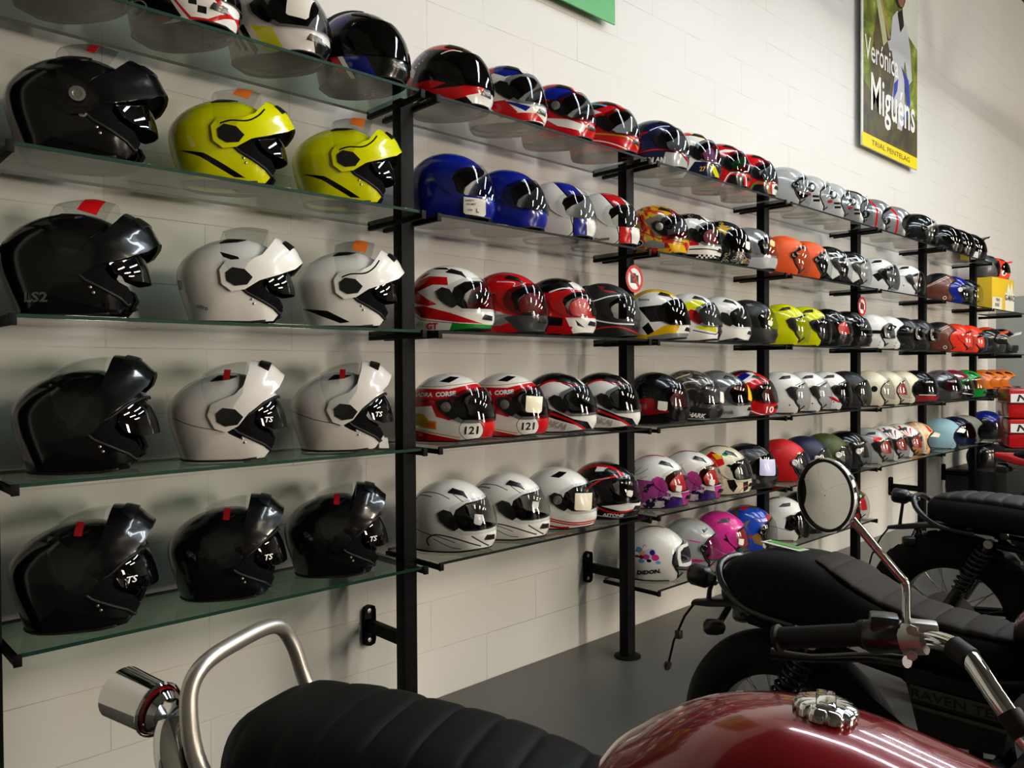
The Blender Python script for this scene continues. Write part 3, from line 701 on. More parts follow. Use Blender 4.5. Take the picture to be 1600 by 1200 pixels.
    if tag_card:
        c, cx_, cz_, w_, h_ = tag_card
        q = [cx_-w_/2, cz_-h_/2+.5, cx_-w_/2+.6, cz_-h_/2, cx_+w_/2-.3, cz_-h_/2-.5, cx_+w_/2+.3, cz_-h_/2+.3, cx_+w_/2+.5, cz_+h_/2-.5, cx_-w_/2+.3, cz_+h_/2]
        put('price_card', surface(sh, *(lambda r: (r[0], r[1], [0]*len(r[1])))(triangulate([], .09, dk(sh, q))), 1.25, .1, 0, (-1,)), [principled('white_price_card', '#e6e4da', .6) if c == 'w' else paint(c, 'satin')], e)
    if pring:
        for (x, z_, r_) in ((1.0, 12.8, 1.7), (1.8, 9.2, .9)):
            p = sh.xyz(sh.to_disk([[x, z_]]), 1.7 if z_ > 10 else .1, -1)[0]*.01
            MB().lathe([(r_*.006, 0), (r_*.010, .001), (r_*.0102, .004), (r_*.006, .0045), (r_*.005, .002)], p, (.05, -1, .05), 24).build('pivot_ring', ALU, e)
    if ctxt: letters(sh, ctxt, e, off=1.37)
    if stag: MB().add([(.118, -.052, .004), (.150, -.050, .002), (.146, -.047, .036), (.120, -.049, .040)], [(0, 1, 2, 3)]).add([(.130, -.048, .038), (.136, -.048, .038), (.118, -.052, .075), (.115, -.052, .075)], [(0, 1, 2, 3)]).build('swing_tag', WHITE, e, smooth=False)
    if txt: letters(sh, txt, e)
    return e
# ---------------------------------------------------------------- every helmet on the rack
TRI = [('ln', 'k', .5, [-15, 12, -8, 8, 0, 4])]
def swirl(col='d', m=1):
    return [('ln', col, .28, [-13, 18, -9, 21.5, -3, 21.8, 2, 20]), ('ln', col, .22, [-14, 16, -12.5, 12.5, -10, 11]), ('ln', col, .35, [-13, 17, -10, 20.5, -5, 20.6]),
            ('ln', col, .3, [-14, 9.5, -8, 7.5, -2, 6.2, 4, 4]), ('ln', col, .55, [-6, 2.5, -6.5, 5, -3, 7, 5, 5.4, 13, 2.2]), ('ln', col, .3, [-4, 5.4, 2, 2.2, 6, 1.6]),
            ('ln', col, .25, [3, 21.6, 7, 18.9]), ('ln', col, .5, [10, 6.4, 13, 4, 15.5, 1.8])]
FLORAL = node_mat('floral_print', lambda nt, co: tex_voronoi(nt, co, 26, [(0, '#efece6'), (.55, '#c9508f'), (.66, '#efece6'), (.75, '#57b6b4'), (.84, '#8a4bb0'), (.92, '#26262b')]))
TREE = node_mat('pink_branch_paint', lambda nt, co: tex_noise(nt, co, 10, [(0, '#1d1230'), (.40, '#1d1230'), (.425, '#b24a9c'), (.58, '#c05aa8'), (.60, '#7c2a80'), (.625, '#b64ea0')], 6, .6))
FROST = node_mat('purple_frost_paint', lambda nt, co: tex_noise(nt, co, 34, [(0, '#241238'), (.46, '#3d1a66'), (.52, '#d8d0dc'), (.6, '#efe9f0')], 5, .4))
DARKFLOR = node_mat('dark_flower_paint', lambda nt, co: tex_voronoi(nt, co, 42, [(0, '#141417'), (.6, '#26252a'), (.8, '#6f6a72'), (.9, '#3d2c3a')]), .4, .3)
COMIC = node_mat('blue_comic_paint', lambda nt, co: tex_voronoi(nt, co, 17, [(0, '#1646b8'), (.38, '#3a74d8'), (.52, '#5b4320'), (.68, '#8a6a34'), (.78, '#b51f28'), (.86, '#e6e2dc'), (.92, '#16224c')]))
CAMO = node_mat('bronze_stripe_paint', lambda nt, co: tex_noise(nt, co, 9, [(0, '#26221f'), (.46, '#3b342e'), (.52, '#6f675c'), (.58, '#2c2724')], 2, 1.2, False))
FLAME = node_mat('gold_red_flame_paint', lambda nt, co: tex_noise(nt, co, 8, [(0, '#7d1015'), (.4, '#c2341a'), (.47, '#d8a015'), (.56, '#b9a51c'), (.64, '#8c1a14')], 2, 2.))
SCRIB = node_mat('white_scribble_paint', lambda nt, co: tex_noise(nt, co, 19, [(0, '#0d0d0e'), (.55, '#0d0d0e'), (.575, '#d8d5cc'), (.6, '#0d0d0e'), (.64, '#b48a2a'), (.66, '#0d0d0e')], 3, 1.4))
WOODY = node_mat('orange_wood_stripe_paint', lambda nt, co: tex_noise(nt, co, 5, [(0, '#d9772c'), (.42, '#e6a25c'), (.5, '#f0d3a6'), (.6, '#e08a3e')], 2, 1.5, False))
STARS = node_mat('blue_star_paint', lambda nt, co: tex_voronoi(nt, co, 75, [(0, '#d6d8e6'), (.22, '#1c2a78')], 'F1', 'Distance'))

# ---- left bay: full-face on the top shelf, flip-ups below
g0 = 'full-face helmets on the top left shelf'
helmet('FF', -1.050, 0, 'A', 56, 'k', 'dark helmet at the far left of the top shelf, seen from below', visor='dark', group=g0)
helmet('FF', -0.765, 0, 'A', 56, 'w', 'black and white full-face helmet with oval emblem and red outlined checks', visor='dark', group=g0, pivot='k',
       dec=[('p', 'k', [-17, 10, -6, 12, 3, 9, 7, 2, -2, 0, -17, 0]), ('ell', 'w', -7.5, 5.2, 4.6, 2.2), ('ell', 'k', -7.5, 5.2, 4.2, 1.85), ('p', 'r', [3.5, 9, 16, 8, 18, 4, 14, 1.2, 9, 1.2]), ('p', 'w', [4.6, 8.2, 15.4, 7.2, 17, 4.2, 13.4, 1.9, 9.6, 1.9]),
            ('p', 'k', [9.6, 7.2, 11.6, 7, 11.4, 5, 9.4, 5.2]), ('p', 'k', [11.6, 5, 13.6, 4.8, 13.2, 3, 11.2, 3.2]), ('p', 'r', [6, 8, 8, 7.8, 8.4, 6.4, 6.4, 6.4]), ('p', 'r', [-1, 2.4, 3, 2.4, 3.4, 1, -1, 1]), ('rg', 'r', 100, 150, .3, .5)], txt=[('xlite', 'w', -10.6, 4.5, 2.6, 0, .2)])
helmet('FF', -0.475, 0, 'A', 56, 'W', 'white full-face helmet with yellow bands, black stripes and price sheet', visor='smoke', group=g0,
       dec=[('p', 'y', [-2, 8.6, 5, 7.2, 8, .6, 2, .4]), ('p', 'y', [-5, 24.8, 2, 25.6, 8, 19.8, 1, 19.6]), ('p', 'k', [-7, 9.4, -4.5, 9, -.5, 1.4, -2, .4]), ('p', 'k', [-9.6, 9.6, -8.4, 9.4, -4, 2, -5.2, 1.6]), ('p', 'k', [-12, 9.6, -10.8, 9.6, -6.4, 2.4, -7.6, 2]), ('p', 'k', [16, 6, 18, 5, 17, .6, 15.4, 1])],
       tag_card=('w', 11.5, 14, 5, 7), txt=[('Airoh', 'w', 6.8, 17.4, 1.7, -6, .2)])
helmet('FF', -0.175, 0, 'A', 56, 'k', 'black full-face helmet with blue bands and dark visor on top shelf', visor='dark', group=g0, spoiler='k',
       dec=[('p', 'b', [-11.5, 22, -4.5, 25, 1.5, 20, -1, 17.6, -9, 16]), ('p', 'w', [-13, 20, -11.4, 22, -8.6, 16.2, -10.4, 15.6]), ('p', 'r', [-15.5, 16, -13.2, 20, -10.6, 15.4, -14, 12]), ('p', 'b', [-1, 7.4, 7, 7, 10, .6, 3, .2]), ('p', 'w', [-3, 7.4, -1.2, 7.4, 2.6, .3, 1, .3]), ('p', 'r', [-6, 7.6, -3.4, 7.4, -.2, 2, -2.6, 1.6])],
       txt=[('Airoh', 'w', 2.2, 17.2, 1.5, 4, .2)])
g1 = 'flip-up helmets on the left glass shelves'
helmet('MD', -1.02, 0, 'B', 24, 'k', 'black flip-up helmet with three red stickers on visor, second shelf', group=g1, scale=1.07, pivot='k', pring=True, vst='R')
helmet('MD', -.63, 0, 'B', 27, 'y', 'fluorescent yellow flip-up helmet farther left of the yellow pair', group=g1, dec=[('p', 'k', [-13, 8.6, -6, 7.4, 0, 4.2, 5, 1.4, 2, 1.4, -3, 4, -7, 6.4])], vst='O', txt=[('runner', 'k', -6, 6.6, 1.6, -30, .2)], parts=[('ln', 'k', .45, [2.4, 15.4, 4.6, 13.6, 7, 10.2, 10, 8.8, 13, 8.6])])
helmet('MD', -.24, 0, 'B', 31, 'y', 'fluorescent yellow flip-up helmet nearer the first black post', group=g1, dec=[('p', 'k', [-13, 8.6, -6, 7.4, 0, 4.2, 5, 1.4, 2, 1.4, -3, 4, -7, 6.4])], vst='O', txt=[('runner', 'k', -6, 6.6, 1.6, -30, .2)], parts=[('ln', 'k', .45, [2.4, 15.4, 4.6, 13.6, 7, 10.2, 10, 8.8, 13, 8.6])])
helmet('MD', -1.04, 0, 'C', 24, 'k', 'black flip-up helmet with red visor film and large grey lettering', group=g1, scale=1.06, vst='r', txt=[('LS2', 'S', -9.5, 3.2, 3.0, 0, .1, .03, 1.2)])
helmet('MD', -.61, 0, 'C', 27, 'w', 'white flip-up helmet with black vents left of another white one, third shelf', group=g1, dec=[('p', 'k', [-4, 20, 1, 18.6, 2, 16.6, -3, 18.4]), ('p', 'k', [-16, 12.4, -14.6, 12, -14.2, 9.6, -15.8, 9.6])], txt=[('nitro', 'S', -10.5, 4.4, 1.7, -18, .1)])
helmet('MD', -.235, 0, 'C', 31, 'w', 'white flip-up helmet with orange sticker beside first black post, third shelf', group=g1, dec=[('p', 'k', [-14, 6, -6, 5, 1, 1.6, -2, 1.2, -8, 3.4])], vst='O', parts=[('ln', 'k', .45, [2.4, 15.4, 4.6, 13.6, 7, 10.2, 10, 8.8, 13, 8.6])])
helmet('MD', -1.02, 0, 'D', 25, 'k', 'glossy black flip-up helmet with small white sticker, fourth shelf left', ang=78, group=g1, scale=1.04, tag_card=None)
TSW = [('TS', 'w', 10.6, 10.9, 2.2, 0, .2)]
helmet('MD', -.64, 0, 'D', 28, 'W', 'pearl white flip-up helmet at the middle of the fourth left shelf', ang=78, group=g1, dec=[('p', 'k', [-1.5, 15.5, 4, 14.4, 7, 11, 4, 6.4, 1, 8, -2, 11.5]), ('ln', 'S', .25, [-16, 13, -9, 10.5, -2, 9])], svtxt=TSW, vst='R')
helmet('MD', -.255, 0, 'D', 32, 'W', 'pearl white flip-up helmet with paper tag beside the first post', stag=True, ang=78, group=g1, dec=[('p', 'k', [-1.5, 15.5, 4, 14.4, 7, 11, 4, 6.4, 1, 8, -2, 11.5]), ('ln', 'S', .25, [-16, 13, -9, 10.5, -2, 9])], svtxt=TSW, vst='R')
helmet('MD', -1.03, 0, 'E', 25, 'k', 'black flip-up helmet at the left of the fifth shelf', ang=78, group=g1, scale=1.05, svtxt=TSW, vst='R')
helmet('MD', -.645, 0, 'E', 28, 'k', 'black flip-up helmet in the middle of the fifth left shelf', ang=78, group=g1, svtxt=TSW, vst='R')
helmet('MD', -.28, 0, 'E', 32, 'k', 'black flip-up helmet on the fifth left shelf nearest the post', ang=78, group=g1, svtxt=TSW, vst='R')

# ---- first full bay
y1 = 51
helmet('FF', 0.200, 1, 'A', y1, 'k', 'full-face helmet with star and stripe flag pattern on top shelf', visor='dark', dec=[('p', STARS, [-14, 19, -8, 22.6, -5, 19, -10, 14]), ('p', 'r', [-11, 22.4, -2, 26, 8, 22.6, 4, 20.4, -4, 21.6]), ('p', 'r', [-12, 9, -4, 9.4, 2, 8, -6, 5.6, -13, 6]), ('p', 'w', [-14, 6, -8, 5, -10, 2.6, -15, 3]), ('ln', 'w', .5, [0, 19, 4, 20.6, 9, 20]), ('p', 'w', [-15.6, 14, -13.6, 18, -10, 13.6, -12, 9]), ('p', 'r', [-15.4, 12, -14.6, 14.4, -11, 11, -12.4, 8]), ('p', 'r', [-6, 6, 6, 6.6, 14, 8.4, 17, 5, 10, 3.4, 3, 2]), ('p', 'w', [9, 3.6, 18, 6.4, 18, 1, 12, .6])])
helmet('FF', 0.485, 1, 'A', y1, 'w', 'red white and blue full-face helmet left of its near twin', visor='smoke', dec=[('p', 'r', [-13, 17, -8, 23, -1, 23.4, -3, 19.6]), ('p', 'b', [-2, 24.6, 6, 24, 9, 19.6, 2, 18, -3, 20]), ('p', 'b', [0, 8.6, 12, 6.4, 10, 4.6]), ('p', 'r', [-6, 8, 2, 8.6, 7, 4, 0, 2]), ('p', 'r', [2, 3.4, 14, 4.4, 17, 2, 6, .8])])
helmet('FF', 0.775, 1, 'A', y1, 'r', 'red blue and white full-face helmet with silver pivot screw, top shelf', visor='smoke', pivot='c', dec=[('p', 'w', [-13.4, 15, -9, 20.4, -1, 21, 2, 19, -6, 17]), ('p', 'b', [-3, 22, 5, 22.8, 9.4, 19, 1, 15.4, -5, 17]), ('p', 'w', [-4, 8.4, 6, 7.6, 14, 5.6, 12.6, 3, 2, 5]), ('p', 'w', [6, 25.4, 9, 23.4, 12, 19.8, 10, 19.6])])
helmet('FF', 1.075, 1, 'A', y1+2, 'r', 'red full-face helmet with turquoise and gold lines at top shelf end', visor='smoke', dec=[('p', 'k', [-13, 16, -9, 22.6, -2, 24.6, 2, 20.4]), ('ln', 'l', .9, [-10, 21, -4, 22.8, 3, 21]), ('ln', 'e', .6, [-6, 8.6, 4, 7.6, 13, 6.4, 17, 3]), ('ln', 'w', .5, [-8, 6, 2, 4.6, 12, 1.6]), ('p', 'w', [-9, 19, -4, 20, 1, 17.6, -4, 16.6])])
helmet('FF', 0.200, 1, 'B', y1, 'b', 'large plain glossy blue full-face helmet with white price label', tag_card=('w', 10.6, 5.0, 6.6, 5.4), pivot='b', chin=False, vent=False, scale=1.04, ctxt=[('L', 'k', 11.2, 3.0, 1.7, 0, 0, .04), ('SAFETY', 'd', 8.0, 6.3, .85), ('HELMET', 'd', 8.2, 5.2, .85), ('SIZE', 'd', 8.6, 3.4, .8)])
helmet('FF', 0.485, 1, 'B', y1, 'b', 'glossy blue full-face helmet behind the price-labelled blue one', pivot='b', chin=False, vent=False, visor='smoke')
helmet('FF', 0.775, 1, 'B', y1, 'w', 'white full-face helmet with broad blue racing stripe, second shelf', pivot='w', chin=False, vent=False, dec=[('p', 'k', [-1.4, 25.8, 6.8, 25, 12.4, 18.4, 6.2, 16.6]), ('p', 'b', [-.8, 25.6, 6.2, 24.8, 11.8, 18.6, 6.8, 17.2]), ('ln', 'k', .35, [-14, .9, 6.6, 1, 7.4, 8.4]), ('p', 'k', [8.4, 9.5, 14, 9.6, 14, .2, 8.2, .2]), ('p', 'b', [8.8, 9.5, 13.6, 9.6, 13.6, .2, 8.6, .2])])
helmet('FF', 1.075, 1, 'B', y1+2, 'w', 'white full-face helmet with broad red racing stripe, second shelf', pivot='w', chin=False, vent=False, dec=[('p', 'k', [-1.4, 25.8, 6.8, 25, 12.4, 18.4, 6.2, 16.6]), ('p', 'r', [-.8, 25.6, 6.2, 24.8, 11.8, 18.6, 6.8, 17.2]), ('ln', 'k', .35, [-14, .9, 6.6, 1, 7.4, 8.4]), ('p', 'k', [8.4, 9.5, 14, 9.6, 14, .2, 8.2, .2]), ('p', 'r', [8.8, 9.5, 13.6, 9.6, 13.6, .2, 8.6, .2])], txt=[('Daytona', 'k', -3, 2.2, 2.0, 4, .4)])
helmet('FF', 0.200, 1, 'C', y1, 'w', 'white full-face helmet with red swoosh panels and green chin edge', spoiler=False, dec=[('p', 'r', [-17, 9, -15.6, 15, -11.6, 20.4, -5, 22.4, -9, 19.6, -5.4, 20.8, 1.6, 20.2, 2.2, 17, -3.6, 17.4, -10, 15, -5.6, 12, -2, 10, -6, 9.4, -12, 11]), ('p', 'r', [-13.4, 9.4, -7.4, 9.6, 3, 6.8, 14.6, 2.8, 5, 3.4, -8.6, 5.2]), ('p', 'k', [-10.4, 8.6, -9, 8.6, -7.4, 5.6, -8.4, 5.6]), ('p', 'g', [3.4, 3, 17.6, 2.6, 17.4, -2, 1, -2]), ('ln', 'd', .22, [-12.6, 9, -9, 4.7, 6, 2.9]), ('p', 'k', [-5, 24.6, .5, 24.2, 2, 23.2, -4, 23.6]), ('p', 'k', [-16, 4.8, -13.2, 3.4, -15, .2, -17, .2])],
       txt=[('GT', 'r', -6.6, 1.0, 3.2, 0, .15, .04), ('458', 'x', -11.2, 2.1, 2.2, 0, .2)], )
helmet('FF', 0.485, 1, 'C', y1, 'r', 'red full-face helmet with black crown and carbon look chin', pivot='r', dec=[('rg', 'k', 70, 165, .78, 1.0), ('p', 'k', [-17, 12, -15.6, 17, -8, 17.6, -2, 15.6, -8, 13.4]), ('p', 's', [-13, 9, -4, 9.6, 8, 6, 0, 3.4, -11, 2.2]), ('p', 'd', [1, 6.4, 12, 8.4, 18, 7.6, 18, -2, 9, -2]), ('p', 'r', [-6, 1, 2, 3.8, 7, .6]), ('ln', 'W', .35, [-2, 20.8, 5, 20.4, 5, 18.6, 9.4, 20.4])], insert='r', visor='smoke')
helmet('FF', 0.775, 1, 'C', y1, 'r', 'red black and white full-face helmet with red chin badge', pivot='r', dec=[('p', 'k', [-6, 24.6, 2, 25.6, 8.6, 23, 5, 19.4, -3, 18.2, -8, 19]), ('p', 'w', [3, 21.6, 10, 20.2, 14, 19.6, 12, 22, 8, 23.6]), ('ln', 'w', .6, [-2, 18.4, 4, 20.2, 11, 19.8]), ('p', 'k', [-8, 9, 4, 7.4, 3, .4, -11, .4]), ('p', 'w', [5, 7.6, 18, 7.6, 17, .8, 8, 1]), ('p', 'k', [9, 6.8, 13, 3.4, 10, 4.2]), ('p', 'r', [-2, 4.4, 8, 3.8, 6.6, 1, -4, 1])], insert='r')
helmet('FF', 1.075, 1, 'C', y1+2, 'K', 'matte dark full-face helmet with white and red pinstripes', fin='matte', dec=[('ln', 'w', .55, [-13, 18, -7, 19.6, -4, 16.6, 3, 18.4, 9, 19.4]), ('ln', 'w', .6, [-10, 14.6, -8, 11, -3, 8.2, 6, 6.4, 15, 6]), ('ln', 'r', .6, [-9, 1.8, 0, 4.4, 9, 4.6, 17, 2]), ('p', 'R', [-2, 24, 5, 22.4, 8, 20, 2, 20.8])])
D121 = [('p', 'r', [-18, 20.2, -9, 20.0, 2, 19.8, 10, 21.6, 17, 22, 17, 13, 4, 14.2, -18, 12.6]), ('ln', 'R', 1.0, [-16, 15.6, -4, 15.4, 9, 17]), ('ln', 'e', .3, [-16, 21.3, -4, 20.7, 6, 21.6, 11, 22.4]), ('ln', 'w', .35, [-17, 11.6, -4, 11.8]), ('p', 'r', [-18, 5.2, -12, 4.4, 6, .8, 8, -2, -18, -2]), ('ln', 'e', .35, [-16, 6, -10, 4.6, 6, 1.6]),
        ('p', 'k', [-2.2, 22.6, 1.6, 24.6, 5, 24.2, 3, 22.8, 1.8, 22.2]), ('p', 'r', [12, 9.6, 19, 9.6, 19, -2, 10, -2]), ('ell', 'k', 10.1, 4.6, 4.35, 4.2), ('ell', 'w', 10.1, 4.6, 4.15, 4.0), ('p', 'r', [-4.6, 14.2, 2, 14.6, 6.8, 10.4, 2.4, 8.2, -2.6, 9.6]),
        ('p', 'e', [-13.6, 8.6, -10.6, 10.6, -7.6, 10.4, -5.6, 8.2, -2.6, 7.8, -2.8, 4.6, -7, 5.2, -14, 6.6]), ('p', 'g', [-15.4, 8.6, -11, 8.2, -11, 6.6, -15.4, 7.2]), ('p', 'o', [-6.6, 7.4, -3.2, 7.2, -3.2, 5.2, -6.6, 5.6]), ('p', 'Y', [-10.4, 9.8, -7.4, 9.8, -6.8, 8.4, -10.6, 8.4])]
T121 = [('121', 'k', 7.0, 3.1, 4.1, 0, .15, .02), ('QUADRA', 'w', -14.4, 16.9, 2.3, 0, .1, .03, 1.06), ('CORSE', 'w', -2.8, 16.9, 2.3, 4, 0, .05, 1.06)]
helmet('FF', 0.200, 1, 'D', y1, 'w', 'red and white racing helmet numbered 121 beside the first post', dec=D121, txt=T121, pivot='c', chin=False, vent=False, visor='smoke', h=.05)
helmet('FF', 0.485, 1, 'D', y1, 'w', 'red and white racing helmet numbered 121 with paper card on visor', dec=D121, txt=T121, pivot='c', chin=False, vent=False, visor='smoke', tag_card=('i', 11.5, 13.2, 5.5, 6), h=.05)
DAK = [('p', 'k', [-17, 14, -14, 20, -7, 24.6, 0, 26, 8, 24, 15, 17.6, 10, 18, 0, 22.6, -7, 20.6, -10.4, 16, -8, 12.6, 0, 9.6, 8, 6, 14, 4.6, 16, 1, 12.6, 1, 9, 3.4, 0, 6, -12, 10.4]), ('ln', 'r', .8, [-9.6, 15.6, -6.6, 20, 0, 22.2, 9.6, 19.8]), ('ln', 'r', 1.0, [-4, 9.2, 7, 5.2, 13, 1.2]), ('ln', 'k', .3, [-9, 8, -2, 7]), ('p', 'k', [-9, 4, -5, 2.4, -9, .2, -13, .2]), ('ln', 'x', .25, [-6, 15, 1, 13.6]), ('ln', 'x', .25, [-6, 14, 1, 12.6]), ('ln', 'x', .25, [-5.6, 16, 1, 14.8])]
helmet('FF', 0.775, 1, 'D', y1, 'w', 'white full-face helmet with black and red bands, left of its twin', dec=DAK, txt=[('NAKAI', 'x', -6, 4.0, 3.6, -14, .1, .04)], visor='smoke', chin=False)
helmet('FF', 1.075, 1, 'D', y1+2, 'w', 'white full-face helmet with black and red bands, right twin by post', dec=DAK, txt=[('NAKAI', 'x', -6, 4.0, 3.6, -14, .1, .04)], visor='smoke', chin=False)
helmet('FF', 0.200, 1, 'E', y1, 'w', 'white full-face helmet with thin black swirls beside the first post', dec=swirl(), tag_card=('x', 11.4, 12.6, 2.4, 3.4), scale=1.02, txt=[])
helmet('FF', 0.485, 1, 'E', y1, 'w', 'second white full-face helmet with thin black swirls, fifth shelf', dec=swirl(), tag_card=('x', 11.6, 14.2, 2.0, 2.4), scale=1.02)
helmet('FF', 0.775, 1, 'E', y1, 'w', 'ivory white full-face helmet with two red stripes below the visor', pivot='c', chin=False, vent=False, tag_card=('i', 11, 12.4, 6.4, 6.6), dec=[('ln', 'r', 1.5, [-15, 8, -8, 6.2, 2, 3.6, 10, 2.6, 18, 3]), ('ln', 'w', .3, [-15, 8, -8, 6.2, 2, 3.6, 10, 2.6, 18, 3]), ('ln', 'r', 1.0, [-10, 3.6, 0, 1.2, 6, .9]), ('p', 'k', [-2.2, 22.6, 1.6, 24.6, 5, 24.2, 3, 22.8, 1.8, 22.2])])
helmet('FF', 1.075, 1, 'E', y1+2, 'k', 'black red and white full-face helmet at end of the fifth shelf', dec=[('ln', 'r', .9, [-13, 18, -6, 23.6, 4, 23.8, 10, 20]), ('ln', 'r', .8, [-8, 13, 0, 18.6, 9, 20.2]), ('p', 'w', [-2, 24, 3, 23.6, 2, 22.2, -3, 22]), ('ln', 'x', .3, [-10, 14, -4, 18, 4, 19.4]), ('p', 'w', [0, 6.6, 12, 7.8, 18, 7.2, 18, 4, 8, 4.4]), ('ln', 'r', .7, [-4, 7.6, 3, 4, 12, 4, 18, 6]), ('ln', 'W', .3, [-6, 2.6, 8, 1, 16, 1.4])], txt=[('ASTONE', 'w', .4, 2.0, 2.0, -3, .25, .04, 1.2)], tag_card=('w', 11.6, 12.4, 2.2, 2.4))
# ---- second full bay
y2 = 47
helmet('FF', 1.460, 2, 'A', y2, 'n', 'dark blue full-face helmet with red flashes and grey chin panel', visor='smoke', dec=[('p', 'R', [-15, 14, -9, 17.4, -3, 17.6, -8, 15]), ('p', 'R', [-15.4, 11, -10, 13, -6, 12.6, -10, 10.6]), ('p', 'R', [-15, 8, -10, 9.6, -6, 9, -10, 7]), ('rg', 'R', 75, 150, .90, 1.0), ('ln', 'a', .5, [-3, 18, 2, 20, 7, 20.6]), ('p', 'x', [4.6, 7.4, 12, 7, 16, 4, 17, .4, 2, .4]), ('ln', 'r', .6, [-9, 7.4, 0, 8.6, 9, 8, 15, 6, 17.6, 2])], txt=[('NOLAN', 'w', -7.4, 2.3, 3.9, 0, .12, .05, .86)], chin=False)
helmet('FF', 1.743, 2, 'A', y2, 'w', 'white full-face helmet with yellow crown patches and navy chin', visor='smoke', dec=[('p', 'Y', [-1, 25.6, 6, 24.6, 9, 20, 4, 21]), ('p', 'r', [-6, 25, -1, 25.8, 2, 22, -4, 22]), ('p', 'n', [2, 8, 18, 7.4, 18, 0, -4, 0]), ('p', 'y', [10, 6.4, 13, 6.2, 17, .6, 14, .4])], insert='p', txt=[('27', 'e', 4.4, 3.6, 3, 0, .1)])
helmet('FF', 2.027, 2, 'A', y2, 'r', 'red full-face helmet with black crown and black chin vent', visor='smoke', dec=[('rg', 'k', 55, 150, .6, 1.0), ('p', 'w', [-6, 18, 2, 20.4, 9, 19.8, 4, 18.6]), ('p', 'k', [4.6, 6.4, 12, 6, 13, 1, 1.6, 1]), ('ln', 'w', .7, [.6, .8, 4.4, 7.2, 12.6, 6.8, 14.4, .8])])
helmet('FF', 2.312, 2, 'A', y2, 'r', 'green and red full-face helmet with black chin at top shelf end', visor='smoke', insert='k', dec=[('rg', 'k', 60, 120, .75, 1.0), ('p', 'g', [-15, 13, -10, 20, -3, 22, -1, 19, -8, 15]), ('p', 'k', [2, 6, 9, 6, 11, 1, 0, 1]), ('ln', 'g', .9, [-1, .8, 2.6, 6.6, 9.6, 6.4, 12, .8]), ('p', 'w', [12.6, 6.4, 18, 8, 18, .6, 13.6, .8])])
helmet('FF', 1.460, 2, 'B', y2, FLAME, 'gold and red swirl full-face helmet with oval emblem', visor='smoke', pivot='c', chin=False, dec=[('p', 'u', [-6, 16.8, 2, 19.4, 6, 19, 4, 8.8, 0, 8.4]), ('p', 's', [-3, 7, 4, 5.6, 4, 2.6, -8, 4]), ('ln', 'R', .5, [-13, 14, -6, 10.6, 2, 7.4, 16, 5.6]), ('p', 'Y', [5.6, 5.4, 14, 4.8, 16, 1.4, 8, 1.6]), ('ell', 'w', -9.6, 5.6, 3.4, 1.9), ('ell', 'k', -9.6, 5.6, 3.1, 1.6)], txt=[('PREMIER', 'w', -12.2, 5.0, 1.25, 0, 0)])
helmet('FF', 1.743, 2, 'B', y2, 'w', 'red and black full-face helmet with checkered chin band', visor='smoke', insert='r', dec=[('rg', SCRIB, 60, 160, .45, 1.0), ('p', 'r', [-12, 13, -2, 15, 3, 14, 4, 7.4, -8, 7]), ('p', 'k', [-9, 3.4, 18, 2.6, 18, -1, -9, 0])]+[('p', 'w', [x, 1.9+.0*x, x+1.2, 1.9, x+1.2, .9, x, .9]) for x in (3, 5.4, 7.8, 10.2, 12.6)]+[('p', 'w', [x, 2.9, x+1.2, 2.9, x+1.2, 1.9, x, 1.9]) for x in (4.2, 6.6, 9, 11.4)]+[('ln', 'k', .6, [-2, 5.4, 8, 5.6, 17, 5])])
helmet('FF', 2.027, 2, 'B', y2, SCRIB, 'black full-face helmet with gold star and white scribbles', visor='dark', dec=[('p', 'e', [-5, 20.6, -1, 21, 1, 24, 2, 20.8, 6, 20, 2.4, 18.6, 2, 15.6, 0, 18, -4, 17])], tag_card=('w', 13, 11, 2.4, 4))
helmet('FF', 2.312, 2, 'B', y2, 's', 'silver full-face helmet with clear visor at second shelf end', visor='clear', pivot='s', chin=False, vent=False, dec=[('p', 'x', [-17, 7, 19, 7, 19, -1, -17, -1])], tag_card=('e', 11.5, 15, 3, 3))
helmet('FF', 1.460, 2, 'C', y2, 'w', 'yellow topped full-face helmet with black and white checkers', visor='dark', pivot='k', dec=[('rg', 'Y', 45, 165, .62, 1.0), ('p', 'k', [-9, 16, 3, 17, 5, 9, -3, 8.6]), ('p', 'k', [-14, 8, -11, 10.4, -8, 6.4, -11, 4]), ('p', 'k', [-7, 6, -4, 8.6, -1, 4, -4, 2]), ('p', 'k', [-16, 16, -11, 17.6, -10, 14.6, -15.6, 13.4]), ('p', 'Y', [-14, 3.4, -4, 2.4, 4, 7, 12, 7.6, 9, 2, -2, .2, -15, .2]), ('p', 's', [-4, 1.6, 6, 3.2, 18, 3.4, 18, -2, -4, -2])], txt=[('Spectre', 'k', -8.6, 19.4, 1.7, -4, .3)])
helmet('FF', 1.743, 2, 'C', y2, 'w', 'white and yellow full-face helmet with red pivot and black rim', visor='smoke', pivot='r', dec=[('rg', 'k', 35, 175, .90, 1.0), ('p', 'n', [-12, 18, -9, 22, -6, 21, -9, 17]), ('p', 'y', [-6, 15.6, 4, 16.6, 8, 19.4, 2, 21.4, -5, 19]), ('p', 'y', [1.4, 7.6, 13, 7.8, 14, 4.4, 5, 6]), ('ln', 'n', .5, [1, 5.6, 13.4, 3.6, 14.6, 7.4]), ('p', 'k', [15, 8.6, 19, 8.6, 19, -1, 14.6, -1])])
helmet('FF', 2.027, 2, 'C', y2, 'w', 'plain white full-face helmet with black top vent, third shelf', visor='clear', dec=[('p', 'k', [-2, .9, 8, 2.6, 15, .9, 14, -2, -2, -2])])
